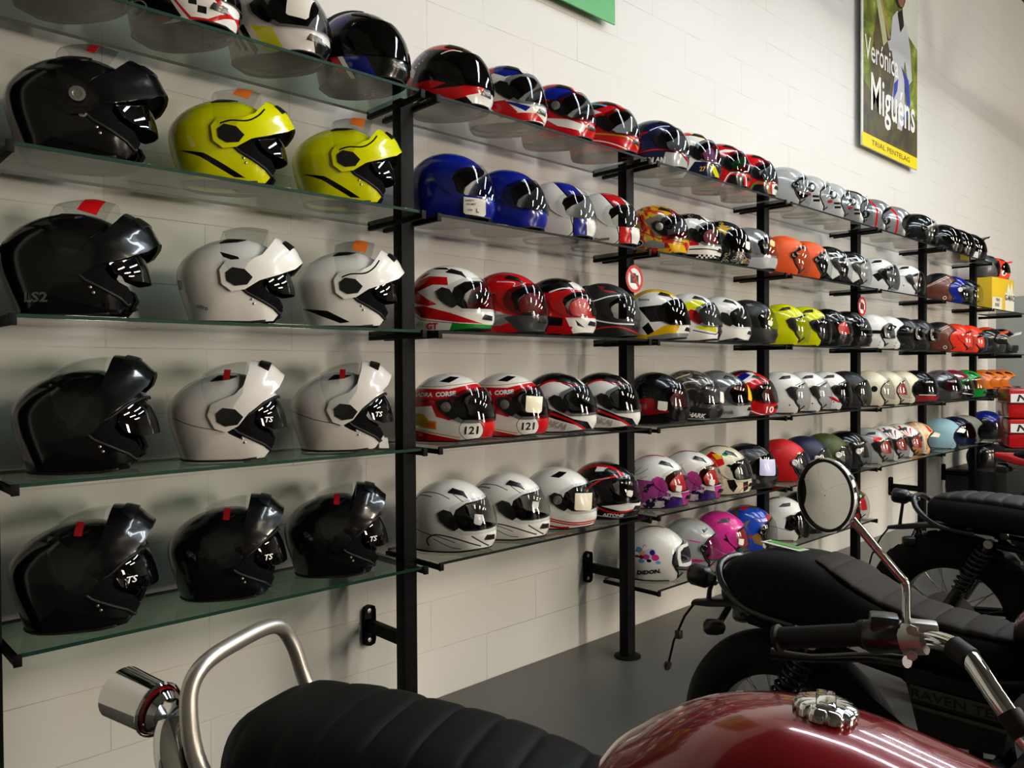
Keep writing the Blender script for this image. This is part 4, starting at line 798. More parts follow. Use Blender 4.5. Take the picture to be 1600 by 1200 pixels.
helmet('FF', 2.312, 2, 'C', y2, 'K', 'matte black full-face helmet beside the plain white one', fin='matte', visor='clear', dec=[('p', 'S', [-2, 22.6, 5, 23, 6, 21.8, -1, 21.4])], tag_card=('i', 10, 11.6, 2.4, 2.6))
helmet('FF', 1.460, 2, 'D', y2, 'k', 'black full-face helmet with dark red side and white price label', visor='smoke', insert='R', tag_card=('w', 2.2, 9.6, 4, 4), dec=[('p', 'R', [-13, 12, -4, 13, 2, 12, 6, 6, -4, 4.6, -12, 6])])
helmet('FF', 1.743, 2, 'D', y2, CAMO, 'pointed bronze and black full-face helmet with white lettering', visor='clear', scale=1.04, dec=[('ln', 'i', .5, [-14, 13, -8, 20.6, 0, 23.6]), ('ln', 'i', .4, [-8, 15.4, -3, 19.4, 4, 20]), ('ln', 'i', .7, [-13, 11.2, -4, 11.2]), ('p', 'K', [-12, 8, 0, 7.6, 12, 6, 17.6, 4, 17, 0, -12, 0]), ('ln', 'x', .4, [-2, 1.4, 8, 1.1, 16, .9])], txt=[('SHARK', 'w', -3.0, 2.8, 2.9, -6, .25, .05, 1.05)], tag_card=('w', 14.6, 12, 2.2, 5))
helmet('FF', 2.027, 2, 'D', y2, 's', 'silver full-face helmet with yellow sticker stack on visor', visor='smoke', spoiler='S', pivot='s', dec=[('p', 'S', [-17, 15, -8, 19.6, 0, 20, 4, 18, -4, 16]), ('p', 'x', [-17, 7, 19, 7.6, 19, -1, -17, -1])], tag_card=('Y', 14.6, 14, 2.4, 8), txt=[('Airoh', 'S', -2, 2.6, 3.4, 0, .2)])
helmet('FF', 2.312, 2, 'D', y2, 'r', 'red full-face helmet with blue and white crown, numbered 10', visor='smoke', insert='R', spoiler='k', dec=[('p', 'w', [-13, 17, -8, 22.6, 2, 25.6, 5, 22, -5, 18]), ('p', 'b', [-10, 21, -2, 25, 1, 23.6, -7, 18.6]), ('p', 'k', [-17, 14, -3, 15, 4, 10, -6, 7, -17, 7]), ('ln', 'w', .5, [-6, 6.6, 6, 1.2, 17, 1.2]), ('p', 'k', [-17, 5, -6, 5.6, 4, .4, -17, .4])], txt=[('10', 'w', 7.6, 2.2, 5, 0, .1, .02, 1.2)])
DPU = [('rg', 'p', 70, 200, .86, 1.0), ('p', TREE, [-17, 11, -9, 14.6, -2, 14, 2, 10, 7, 7.4, 0, 1, -17, 1]), ('p', FROST, [-10, 0, -4, 5, 6, 7, 14, 5, 12, -1]), ('p', 'v', [6, 4.4, 15, 5.4, 17, 0, 4, 0]), ('p', 'p', [12, 8, 19, 8, 18, .6, 13.6, 1.6]), ('ln', 'S', .22, [-14, 13, -10, 18, -7, 20.6]), ('ln', 'S', .22, [-12, 16, -7.6, 17.6, -4, 20]), ('ln', 'S', .2, [-10, 18, -10.4, 21]), ('ln', 'S', .2, [-8, 15, -4.6, 16.2])]
helmet('FF', 1.460, 2, 'E', y2, 'w', 'purple and white full-face helmet with branch pattern beside the post', dec=DPU, insert='r', visor='clear', pivot='p', tag_card=('w', 9.6, 10.6, 2.6, 2.8))
helmet('FF', 1.743, 2, 'E', y2, 'w', 'purple and white full-face helmet with branch pattern, second in row', dec=DPU, insert='r', visor='clear', pivot='p', tag_card=('w', 9.6, 10.6, 2.6, 2.8))
helmet('FF', 2.027, 2, 'E', y2, 'i', 'cream full-face helmet with black skull shapes and red roses', visor='clear', pivot='i', insert='k', scale=1.03, dec=[('rg', 'k', 70, 170, .84, 1.0), ('p', 'r', [-9, 20, -5, 23, 0, 21, 1, 16.6, -3, 15, -8, 16]), ('p', 'Y', [-5, 21.6, -1, 22, 0, 19.6, -3, 19]), ('p', 'j', [-8, 19, -5, 20, -3, 17.6, -6, 16.6]), ('ell', 'k', 3.4, 12.6, 3.4, 4), ('ell', 'i', 4, 13, 1.6, 2), ('p', 'k', [2, 8.4, 6, 8.6, 8, 5, 6, 1.6, 3.6, 4]), ('ell', 'k', -4, 6, 2.2, 3.4), ('ell', 'p', -4, 6, .9, 1.5), ('p', 'k', [11, 7, 14, 7.4, 14.4, 3, 11.6, 1.4]), ('ell', 'l', -1.6, 13.4, 1, 1.5), ('ell', 'g', 1.6, 21.6, 1.6, .8), ('ln', 'e', .4, [-6, 12.6, -2, 9, 2, 9.6]), ('ln', 'j', .4, [9, 1.4, 12, 4.6, 16, 5]), ('ell', 'k', -7, 2, .5, .6), ('ell', 'k', -5, 1.4, .5, .6), ('ell', 'k', 0, 3, .6, .8)])
helmet('FF', 2.312, 2, 'E', y2, DARKFLOR, 'dark flowered full-face helmet with lilac card over visor', visor='dark', tag_card=('a', 8.6, 12.8, 9, 8.4), dec=[('rg', 'K', 60, 180, .55, 1.0)])
helmet('VIN', 1.460, 2, 'F', y2, 'w', 'white open-face helmet with flower print and ribbed grey goggles', dec=[('ell', 'k', -9, 15, 1.4, .6), ('rg', 'k', 70, 175, .92, 1.0), ('ell', 'l', -8.6, 15.6, 1.6, 1.4), ('ell', 'q', -6.4, 13.6, 2.2, 1.8), ('ell', 'a', -3.2, 14.4, 2.6, 2.2), ('ell', 'p', -5.4, 12.4, 1.7, 1.4), ('ell', 'v', -2.4, 14.6, 1.3, 1.4), ('ell', 'P', -1.0, 12.2, 1.9, 1.6), ('ell', 'R', -7.6, 12.2, 1.2, 1), ('ell', 'l', -7.6, 10.2, 1.5, 1), ('ell', 'k', -4, 10.6, 1.2, .8), ('ell', 'l', .4, 9.8, 1.3, .8), ('ell', 'R', -9.6, 12.4, 1.4, .6), ('ln', 'o', .3, [-7, 16.6, -6, 18.2, -5, 17.4])], txt=[('DIDON.', 'k', -9.6, 3.2, 2.8, 8, .2, .05, 1.15)], goggles='w')
helmet('JET', 1.743, 2, 'F', y2, 'x', 'pale grey visor helmet with small pink marks and black pivot', pivot='o', dec=[('p', 'P', [-6, 17, -3.6, 17, -3.6, 15.4, -6, 15.6]), ('p', 'P', [-1, 16.6, 5, 15.2, 4, 14.8, -1, 15.8]), ('ln', 'P', .4, [-2.8, 16.9, -2.6, 15.5]), ('ln', 'P', .4, [-1.8, 16.8, -1.6, 15.5]), ('p', 'P', [0, 6.4, 5, 6.2, 8, 5, 4, 4.6, 0, 4.8]), ('p', 'P', [1, 3.6, 4, 3.4, 4, 1.8, 1.6, 1.8]), ('p', 'k', [5.6, 21, 8.6, 21.8, 9.6, 20.8, 6.6, 19.6])], vent=False)
helmet('JET', 2.027, 2, 'F', y2, 'P', 'bright pink visor helmet on the lowest shelf', dec=[('p', 'k', [0, 12.4, 2.8, 13, 2.6, 10.6]), ('ln', 'W', .2, [-4, 7, 2, 4, 7.6, 6.4])], insert='R', tag_card=('w', 9, 11, 2.6, 3), pivot='P')
helmet('JET', 2.312, 2, 'F', y2, COMIC, 'blue visor helmet with red and brown picture pattern', pivot='o', vent=False)
# ---- third full bay
y3 = 53
helmet('JET', 2.71, 3, 'A', y3, 'x', 'silver grey visor helmet with large black pivot on top shelf', pivot='o', vent=False, insert='k', dec=[])
def robot(x, bay, base, label, dec=()):
    helmet('VIN', x, bay, 'A', y3, base, label, visor='clear', h=.085, dec=list(dec)+[('ell', 'k', 2.6, 15.6, 2.4, 3.2), ('ell', 'w', 3.2, 15.8, 1.2, 1.7), ('p', 'k', [3, 10.6, 7, 10.4, 7, 9, 3, 9.2]), ('p', 'k', [3.4, 8, 7.6, 8, 7.6, 6.6, 3.6, 6.6]), ('p', 'r', [-1, 11.6, 2, 12, 2, 10.4, -.6, 10])])
robot(2.995, 3, 'x', 'silver open-face helmet with dark eye mark, first on top shelf')
robot(3.285, 3, 'x', 'silver open-face helmet with dark eye mark, second on top shelf')
robot(3.575, 3, 's', 'silver open-face helmet with black crown patch on top shelf', [('rg', 'k', 40, 150, .55, 1.0)])
helmet('JET', 2.700, 3, 'B', y3, 'o', 'orange visor helmet next to the silver full-face one', fin='matte', pivot='o', vent=False, dec=[('rg', 'k', 30, 170, .97, 1.0)])
helmet('JET', 2.985, 3, 'B', y3, 'o', 'second orange visor helmet, right behind the first orange one', fin='matte', pivot='o', vent=False)
BW = [('p', 'w', [-3, 19, 5, 20, 10, 17.4, 6, 12, 8, 5.6, 3, 2.6, -1, 7, 0, 12]), ('ln', 'W', .5, [-8, 17, -3, 16.6, 4, 17.4]), ('p', 'k', [0, 19, 5.4, 19, 6.6, 17, 1, 16.8])]
helmet('JET', 3.275, 3, 'B', y3, 'k', 'black and white visor helmet, nearer of the pair on second shelf', dec=BW, h=.085)
helmet('JET', 3.575, 3, 'B', y3, 'k', 'black and white visor helmet, farther of the pair on second shelf', dec=BW, h=.085)
helmet('JET', 2.700, 3, 'C', y3, 'y', 'fluorescent yellow visor helmet with yellow framed visor', dec=[('p', 'k', [-17, 7.4, -13.2, 8, -11, 6, -16, 4.6])], visor='clear')
helmet('JET', 2.985, 3, 'C', y3, 'y', 'fluorescent yellow visor helmet with dark face opening', visor='smoke', insert='d')
helmet('FF', 3.275, 3, 'C', y3, 'k', 'black full-face helmet with bright red visor insert', insert='r', dec=[('ln', 'w', .5, [1, 20, 4, 21.4, 9, 20.2])], h=.085)
helmet('FF', 3.575, 3, 'C', y3, 'k', 'plain glossy black full-face helmet below the farther badge', visor='smoke', h=.085, dec=[('p', 'w', [0, 19.6, 3, 20, 3, 19, 0, 18.8])])
WJ = [('ln', 'k', .35, [6.6, 16.8, 12, 19]), ('ell', 'k', 3.6, 5.2, .45, .45)]
helmet('JET', 2.700, 3, 'D', y3, 'w', 'white visor helmet with black vent, nearest of three on fourth shelf', dec=WJ)
helmet('JET', 2.985, 3, 'D', y3, 'w', 'white visor helmet with black vent, middle of three on fourth shelf', dec=WJ)
helmet('JET', 3.275, 3, 'D', y3, 'w', 'white visor helmet with small red flash, farthest of three', dec=WJ+[('p', 'r', [0, 9, 3, 8.6, 8.4, 5.2, 7, 4.6, 2, 6.8]), ('rg', 'R', 60, 140, .97, 1.0)], visor='smoke')
helmet('JET', 3.575, 3, 'D', y3, 'K', 'matte black visor helmet behind the white ones, fourth shelf', fin='matte', visor='smoke', dec=[('p', 'd', [-2, 22.6, 3, 22.8, 3, 21.8, -1, 21.6])])
for x, b, lab in ((2.70, 'r', 'red visor helmet with round white pivot, fifth shelf'), (2.985, 'n', 'navy visor helmet with round white pivot, fifth shelf'), (3.275, 'G', 'olive green visor helmet with round white pivot, fifth shelf'), (3.575, 'k', 'black visor helmet with clear bubble, right of the olive one')):
    helmet('JET', x, 3, 'E', y3, b, lab, pivot='w', vent=False, fin='matte' if b in 'rnG' else 'gloss', insert='k')
helmet('JET', 2.700, 3, 'F', y3, 'w', 'white visor helmet with black side vent panel, lowest shelf', dec=[('rg', 'k', 95, 165, .86, .97), ('p', 'k', [1.6, 13.4, 5, 14.6, 8, 13, 8, 8, 4, 6.4, .4, 8]), ('ln', 'k', .3, [-14, 10, -4, 8.6, 3, 6.6])], visor='dark')
helmet('FF', 2.985, 3, 'F', y3, 'k', 'black helmet behind the round mirror on the lowest shelf', visor='dark', h=.085)
helmet('FF', 3.275, 3, 'F', y3, 'k', 'red marked dark helmet half hidden by the round mirror', visor='smoke', dec=[('p', 'r', [0, 5, 18, 6, 18, 0, 0, 0])], h=.085)
helmet('JET', 3.575, 3, 'F', y3, 'G', 'small green helmet with red berry front, end of lowest shelf', insert='r', dec=[('p', 'r', [-2, 18, 6, 18, 9, 12, 8, 2, -4, 2, -6, 10])], vent=False, scale=.93, h=.085)
# ---- fourth full bay
y4 = 63
g4 = .085
helmet('VIN', 3.97, 4, 'A', y4, 's', 'silver open-face helmet with red stripe numbered 3, nearer one', h=g4, dec=[('ln', 'r', 1.4, [-1, 24, 4, 16, 4, 9, 3, 2]), ('ell', 'k', -3, 13, 2.6, 3)], snaps=True, txt=[('3', 's', -4.4, 11.2, 4.4)])
helmet('VIN', 4.33, 4, 'A', y4, 's', 'silver open-face helmet with red stripe numbered 3, farther one', h=g4, dec=[('ln', 'r', 1.4, [-1, 24, 4, 16, 4, 9, 3, 2]), ('ell', 'k', -3, 13, 2.6, 3)], snaps=True, txt=[('3', 's', -4.4, 11.2, 4.4)])
helmet('JET', 4.80, 4, 'A', y4, 'k', 'black visor helmet with wide clear bubble on the top shelf', h=g4, pivot='o', scale=1.04, dec=[('rg', 'S', 50, 130, .8, 1.0)])
helmet('JET', 4.05, 4, 'B', y4, 'w', 'white visor helmet with grey visor, nearer of two white ones', h=g4, visor='smoke', dec=[('p', 'k', [-2, 12, 3, 14, 6, 10, 2, 7])])
helmet('JET', 4.55, 4, 'B', y4, 'w', 'white visor helmet with pointed edge, farther of two white ones', h=g4, dec=[('ln', 'S', .3, [-6, 15, 2, 15, 6, 9]), ('ell', 'k', .6, 8, .5, .5)])
EYE = [('p', 'k', [-6, 13, -2.6, 13.6, 3.6, 11.4, -2, 10.8]), ('ell', 'w', -2.4, 12.1, .8, .8), ('ell', 'k', -2.4, 12.1, .4, .4), ('ln', 'k', .5, [-5, 14.6, -2, 15.4, .6, 14.4]), ('ln', 'k', .6, [-4.4, 9.2, -1, 9.2]), ('rg', 'k', 40, 140, .985, 1.0)]
helmet('VIN', 3.950, 4, 'C', y4, 'w', 'white open-face helmet with black eye mark below the badge', h=.07, dec=EYE, peak='k', snaps=True, goggles=True)
helmet('VIN', 4.235, 4, 'C', y4, 'w', 'white open-face helmet with black peak, second in its row', h=g4, dec=[('rg', 'k', 40, 140, .985, 1.0)], peak='k', snaps=True)
helmet('VIN', 4.525, 4, 'C', y4, 'K', 'black leather look open-face helmet with peak, nearer one', fin='satin', h=g4, peak='k', snaps=True, goggles=True)
helmet('VIN', 4.825, 4, 'C', y4, 'K', 'black leather look open-face helmet with peak by the post', fin='satin', h=g4, peak='k', snaps=True, goggles=True)
IV = [('rg', 'k', 50, 165, .93, 1.0)]
helmet('VIN', 3.950, 4, 'D', y4, 'i', 'ivory open-face helmet with black pivot and clear bubble', h=.07, dec=IV+[('ell', 'k', 3.4, 12.4, 2.2, 2.2)], visor='clear')
helmet('VIN', 4.235, 4, 'D', y4, 'i', 'ivory open-face helmet with bubble, middle of the ivory row', h=g4, dec=IV, visor='clear', insert='R')
helmet('VIN', 4.525, 4, 'D', y4, 'i', 'ivory open-face helmet with two snaps, last of the ivory row', h=g4, dec=IV, snaps=True)
helmet('FF', 4.825, 4, 'D', y4, 'k', 'black full-face helmet with dark red chin beside the post', h=g4, visor='smoke', dec=[('p', 'R', [0, 5, 18, 5.6, 18, 0, 0, 0]), ('ln', 'w', .5, [2, 6, 16, 5.6])])
helmet('JET', 3.950, 4, 'E', y4, 'x', 'silver grey helmet with red flash on the fifth shelf', h=g4, dec=[('p', 'r', [3, 20, 9, 19, 8, 14, 3, 15]), ('ln', 'k', .3, [-12, 19, -4, 20.6, 3, 19])], insert='R')
RAY = [('p', 'm', [-10+4*i, 23.8-abs(i-2)*.8, -8.4+4*i, 24.2-abs(i-2)*.8, 7.6-.2*i, 15.0-.4*i, 7.4, 14.6]) for i in range(5)]
helmet('JET', 4.235, 4, 'E', y4, 'w', 'white visor helmet with dark red rays, nearer of the two', h=g4, dec=RAY+[('ln', 'k', .9, [-14, 16, -6, 17, 4, 16])], insert='R')
helmet('JET', 4.525, 4, 'E', y4, 'w', 'white visor helmet with bright red rays, farther of the two', h=g4, dec=[('p', 'r', d[2]) for d in RAY]+[('p', 'r', [2, 15.6, 8, 15, 8, 11, 2, 11.6])], insert='R')
helmet('VIN', 4.825, 4, 'E', y4-4, WOODY, 'orange striped open-face helmet with dark pivot', h=.07, dec=[('ell', 'd', 3.6, 12.6, 2.2, 2.2), ('p', 'i', [-1, 24.8, 1, 25, 6, 14, 7, 1, 4.6, .6, 3.6, 14]), ('p', 'r', [6, 23.6, 8, 22.6, 12, 18, 10, 18]), ('rg', 'k', 100, 160, .8, 1.0)], snaps=True, peak='i')
# ---- fifth full bay and the far end
y5 = 66
helmet('FF', 5.38, 5, 'A', y5, 'k', 'glossy black helmet after the clear bubble one, top shelf', h=g4, visor='dark')
helmet('FF', 5.69, 5, 'A', y5, 'k', 'black full-face helmet before the peaked one, top shelf', h=g4, visor='dark')
helmet('MX', 6.02, 5, 'A', y5-8, 'k', 'black helmet with long pointed peak at top shelf end', h=g4, visor='dark', peak='k', dec=[('p', 'b', [2, 16, 8, 18, 10, 16, 4, 13]), ('p', 'W', [2, 8, 8, 8, 8, 0, 2, 0])])
BR = [('p', 'k', [-18, 14, -10, 14.6, 0, 19, 9, 24, 0, 27, -20, 27]), ('ln', 'i', .35, [-15, 13, -8, 14.4, 0, 18.4, 7, 22]), ('ln', 'i', .35, [-15, 12, -8, 13.4, 1, 17.4, 8.4, 21]), ('ell', 'i', 4.6, 3.4, 1.5, 1.5), ('ell', 'k', 4.6, 3.4, .9, .9)]
helmet('VIN', 5.33, 5, 'B', y5, 't', 'brown and black stitched open-face helmet on the second shelf', fin='satin', h=g4, dec=BR, snaps=True)
helmet('JET', 5.64, 5, 'B', y5, 'b', 'deep blue visor helmet right of the brown one, second shelf', h=g4, pivot='w')
helmet('JET', 5.93, 5, 'B', y5, 'k', 'black visor helmet between two blue ones, second shelf', h=g4)
helmet('VIN', 5.34, 5, 'C', y5, 't', 'brown and black stitched open-face helmet on the third shelf', fin='satin', h=g4, dec=BR, snaps=True)
helmet('JET', 5.72, 5, 'C', y5, 'f', 'bright red orange visor helmet with spiky crown, nearer one', h=g4, pivot='f', vent=False, insert='f')
helmet('JET', 6.05, 5, 'C', y5, 'f', 'bright red orange visor helmet, farther one by the post', h=g4, pivot='f', vent=False, insert='f')
helmet('FF', 5.37, 5, 'D', y5, 'S', 'grey and black full-face helmet with smoke visor, fourth shelf', h=g4, visor='smoke', dec=[('p', 'd', [-17, 9, 19, 8, 19, -1, -17, -1])])
helmet('FF', 5.68, 5, 'D', y5, 'm', 'maroon and white full-face helmet right of the grey one', h=g4, dec=[('p', 'w', [-6, 20, 2, 22, 8, 20, 0, 18.6]), ('p', 'k', [-17, 9, 19, 8, 19, -1, -17, -1]), ('ln', 'w', .6, [2, 6, 16, 4])])
helmet('FF', 6.02, 5, 'D', y5, 'g', 'bright green full-face helmet by the farthest post', h=g4, dec=[('p', 'x', [-4, 12, 4, 12, 4, 7.4, -4, 8])])
helmet('VIN', 5.42, 5, 'E', y5-6, 'c', 'pale blue open-face helmet with white peak, fifth shelf', fin='matte', h=.07, peak='w', snaps=True)
helmet('FF', 5.735, 5, 'E', y5, 'n', 'orange and black full-face helmet between pale blue and ivory ones', h=g4, visor='dark', dec=[('p', 'o', [2, 17, 9, 20, 12, 12, 4, 9]), ('rg', 'R', 80, 160, .93, 1.0)], insert='o')
helmet('VIN', 6.03, 5, 'E', y5-8, 'i', 'ivory open-face helmet without visor beside the farthest post', h=g4, fin='satin', snaps=True, dec=[('rg', 'G', 90, 165, .95, 1.0)])
helmet('MX', 6.60, 6, 'C', y5-10, 'K', 'black and orange motocross helmet with orange peak', h=g4, visor='none', peak='o', dec=[('rg', 'j', 60, 150, .55, 1.0)])
helmet('MX', 7.03, 6, 'C', y5-10, 'k', 'black motocross helmet with white peak at the shelf end', h=g4, visor='none', peak='W')
helmet('MX', 6.50, 6, 'D', y5-6, 'O', 'amber orange helmet, nearest of three at the far end', h=g4, visor='none', dec=[('p', 'k', [-17, 5, 19, 9, 19, -1, -17, -1])])
helmet('MX', 6.80, 6, 'D', y5-6, 'O', 'amber orange helmet, middle of three at the far end', h=g4, visor='none', dec=[('p', 'k', [-17, 5, 19, 9, 19, -1, -17, -1])])
helmet('MX', 7.10, 6, 'D', y5-6, 'O', 'amber orange helmet, last of three at the far end', h=g4, visor='none', dec=[('p', 'k', [-17, 5, 19, 9, 19, -1, -17, -1])])
helmet('MX', 6.62, 6, 'E', y5-14, 'b', 'deep blue helmet with clear visor and grey peak', h=g4, visor='smoke', peak='x', scale=1.06, dec=[('p', 'k', [-18, 16, -4, 20, 4, 12, 8, 0, -18, 0])])
# ---------------------------------------------------------------- motorcycles (local frame: x forward, y left, z up, rear axle above the origin)
SEATM = principled('black_seat_vinyl', '#060706', .6, 0, 0, .15, bump=(500, .15, .001))
SEATT = principled('brown_grey_seat_top', '#28211b', .65, 0, 0, .12, bump=(500, .15, .001))
TYRE = principled('tyre_rubber', '#0b0b0b', .75, 0, 0, .25)
ENGM = principled('black_engine_paint', '#101011', .4, .3)
SPOKE = principled('steel_spoke', '#8b8b88', .3, 1.)
REDT = principled('deep_red_tank_paint', '#7d0d16', .2, .15, 1.)
MIRR = principled('mirror_glass', '#e8ebea', .01, 1.)
LENSR = principled('red_lamp_lens', '#7a0a0c', .12, 0, .8)
LENSO = principled('amber_lens', '#8a3a08', .15, 0, .6)
def interp(xs, pts):
    P = np.array(pts, float); out = []
    for k in range(1, P.shape[1]):
        x, y = P[:, 0], P[:, k]; m = np.gradient(y, x); r = []
        for q in xs:
            i = min(max(np.searchsorted(x, q)-1, 0), len(x)-2); h = x[i+1]-x[i]; t = (q-x[i])/h
            r.append((2*t**3-3*t*t+1)*y[i]+(t**3-2*t*t+t)*m[i]*h+(-2*t**3+3*t*t)*y[i+1]+(t**3-t*t)*m[i+1]*h)
        out.append(np.array(r))
    return out
def body(stations, n=60, m=28, ex=.7, ribs=None, lean=0):
    """lofted body from (x, top, bottom, half width) stations; ribs = (x0, x1, pitch, depth)"""
    st = np.array(stations, float); xs = np.linspace(st[0, 0], st[-1, 0], n); zt, zb, hw = interp(xs, st); rings = []
    for x, a, b, w in zip(xs, zt, zb, hw):
        zc = (a+b)/2*.45+b*.55; row = []
        for k in range(m):
            t = 2*PI*k/m; c, s = math.cos(t), math.sin(t)
            y = max(w, .004)*math.copysign(abs(c)**ex, c); z = zc+(max(a-zc, .003) if s > 0 else max(zc-b, .003))*math.copysign(abs(s)**ex, s)
            if ribs and ribs[0] < x < ribs[1] and s > -.1:
                f = abs(math.sin(PI*(x-ribs[0])/ribs[2])); z -= ribs[3]*(1-f)**3*(1 if s > .2 else .4)
            row.append((x, y, z))
        rings.append(row)
    return MB().loft(rings)
def tyre(mb, R, w, knob=False, n=96):
    if knob: n = 120
    prof = [(-.36, -.5), (-.5, -.30), (-.52, -.08), (-.44, .18), (-.24, .44), (0, .5), (.24, .44), (.44, .18), (.52, -.08), (.5, -.30), (.36, -.5)]
    rings = []
    for k in range(n):
        t = 2*PI*k/n; row = []; up = (k//3) % 2
        for j, (a, b) in enumerate(prof):
            r = R-w*.5+b*w*.98
            if knob and 3 <= j <= 7: r += .011*(1 if (up ^ (j % 2)) else -1)
            row.append((r*math.sin(t), a*w, r*math.cos(t)))
        rings.append(row)
    rings.append(rings[0]); return mb.loft(rings, closed=True, caps=False)
def wheel(name, root, x, R, w, knob=False, spokes=32, rimm=None):
    y = tyre(MB(), R, w, knob).build(name, TYRE, root, autos=knob); y.location = (x, 0, R)
    rr = R-w+.004
    MB().lathe([(rr+.006, -w*.36), (rr-.012, -w*.30), (rr-.016, 0), (rr-.012, w*.30), (rr+.006, w*.36)], axis='y', n=64, caps=False).build('rim', rimm or PLAST, y)
    MB().lathe([(.028, -.055), (.05, -.05), (.05, -.04), (.03, -.03), (.03, .03), (.05, .04), (.05, .05), (.028, .055)], axis='y', n=24).build('hub', ALU, y)
    for k in range(spokes):
        a = 2*PI*k/spokes; b = a+(.32 if k % 2 else -.32); s = .045 if (k//2) % 2 else -.045
        MB().tube([(.047*math.sin(a), s, .047*math.cos(a)), ((rr-.014)*math.sin(b), s*.15, (rr-.014)*math.cos(b))], .0017, 5).build('spoke', SPOKE, y)
    MB().lathe([(.105, -.078), (.105, -.074), (.05, -.074), (.05, -.078)], axis='y', n=32).build('brake_disc', ALU, y)
    return y
def spring_shock(root, a, b, col=None):
    a, b = Vector(a), Vector(b); d = (b-a); L = d.length; d.normalize(); u = d.orthogonal().normalized(); v = d.cross(u)
    s = MB().tube([a, a+d*L*.5], .012, 10).tube([a+d*L*.45, b], .020, 12).build('shock_absorber', PLAST, root)
    pts = []
    for i in range(9*12+1):
        t = i/(9*12); an = 2*PI*9*t; pts.append(a+d*(L*(.08+.62*t))+(u*math.cos(an)+v*math.sin(an))*.028)
    MB().tube(pts, .0048, 6).build('spring', col or principled('shock_spring_steel', '#3a3a3b', .3, .8), s)
    MB().lathe([(.016, -.02), (.018, 0), (.016, .02)], a, 'y', 16).build('mount_cap', ALU, s)
    return s
def chassis(root, R=.33, w=.12, knob=False, wb=1.42, seatrear=-.12, tz=.66, rx=0):
    wheel('rear_wheel', root, rx, R, w, knob); wheel('front_wheel', root, wb, R, w*.85, knob)
    MB().tube([(rx, -.085, R), (.50, -.09, .40)], .017, 8).tube([(rx, .085, R), (.50, .09, .40)], .017, 8).tube([(.5, -.12, .40), (.5, .12, .40)], .02, 8).build('swingarm', BLACK, root)
    f = MB()
    for s in (-1, 1):
        f.tube([(seatrear, s*.075, tz), (.1, s*.10, tz), (.50, s*.10, tz-.02), (.95, s*.05, .80), (1.10, s*.02, .86)], .013, 8, smooth=3)
        f.tube([(.50, s*.10, tz-.02), (.52, s*.11, .40), (.62, s*.11, .24), (1.0, s*.11, .24), (1.08, s*.06, .55), (1.10, s*.02, .84)], .014, 8, smooth=3)
        f.tube([(.10, s*.10, tz), (.50, s*.11, .42)], .010, 8)
    f.tube([(.5, -.1, tz-.02), (.5, .1, tz-.02)], .012, 8).tube([(seatrear, -.075, tz), (seatrear, .075, tz)], .012, 8)
    f.build('frame', BLACK, root)
    e = MB().box((.60, -.15, .26), (.98, .15, .46), 0, .04).lathe([(.13, -.17), (.14, -.15), (.14, .15), (.13, .17)], (.66, 0, .37), 'y', 28).build('engine', ENGM, root)
    c = MB()
    for i in range(7): c.box((.70+.0*i, -.085, .47+i*.032), (.92, .085, .485+i*.032), 0, .004)
    c.box((.73, -.06, .45), (.89, .06, .70)); c.build('cylinder_fins', ALU, e)
    for s in (-1, 1):
        MB().tube([(wb, s*.075, R), (1.12, s*.075, .90)], .021, 12).build('fork_leg', CHROME, root)
    MB().box((1.08, -.11, .86), (1.16, .11, .90), 0, .01).build('fork_yoke', BLACK, root)
    MB().tube([(.95, -.12, .46), (1.02, -.15, .40), (.9, -.18, .26), (.4, -.19, .26), (.05, -.20, .30), (-.2, -.20, .34)], [.02, .02, .02, .024, .042, .042], 14, smooth=4).build('exhaust', principled('dark_exhaust_steel', '#2a2a2a', .3, .9), root)
    MB().lathe([(.02, 0), (.06, .02), (.085, .07), (.09, .11), (.088, .115)], (1.17, 0, .80), 'x', 28).build('headlight', BLACK, root)
    MB().tube([(-.03, .1, .02), (.46, .16, .20), (.5, .12, .3)], .011, 8).build('side_stand', BLACK, root)

# ---- the near motorcycle: ribbed black seat, silver rail, deep red tank
A = empty('motorcycle', (-1.08, -1.40, 0), math.radians(-65), 'near motorcycle with ribbed black seat, silver rail and deep red tank', 'motorcycle')
chassis(A)
body([(-.055, .775, .70, .02), (-.035, .805, .69, .075), (0, .83, .69, .115), (.08, .842, .69, .128), (.25, .838, .68, .128), (.40, .822, .68, .12), (.50, .80, .68, .10), (.56, .785, .68, .075)], 170, 32, .62, (-.05, .55, .066, .0038)).build('seat', SEATM, A)
MB().tube([(.22, -.128, .69), (.08, -.128, .71), (-.02, -.127, .765), (-.055, -.118, .85), (-.064, -.085, .895), (-.066, 0, .908), (-.064, .085, .905), (-.055, .118, .865), (-.02, .127, .775), (.08, .128, .71), (.22, .128, .69)], .0125, 14, smooth=6).build('grab_rail', SILVERPAINT, A)
tl = MB().lathe([(.041, -.002), (.0425, .05), (.044, .09), (.041, .092), (.039, .06)], (-.255, .02, .765), (-1, .12, .12), 32, caps=False).lathe([(.001, -.03), (.026, -.026), (.034, -.016)], (-.255, .02, .765), (-1, .12, .12), 32).build('tail_light', CHROME, A)
MB().lathe([(.001, .06), (.02, .066), (.040, .05), (.041, .045)], (-.255, .02, .765), (-1, .12, .12), 28).build('lens', LENSR, tl)
MB().lathe([(.0425, -.008), (.045, -.004), (.0425, .001)], (-.255, .02, .765), (-1, .12, .12), 28, caps=False).build('seal_ring', CHROME, tl)
MB().lathe([(.0365, -.012), (.0385, -.007), (.039, -.005)], (-.255, .02, .765), (-1, .12, .12), 28, caps=False).build('red_gasket', LENSR, tl)
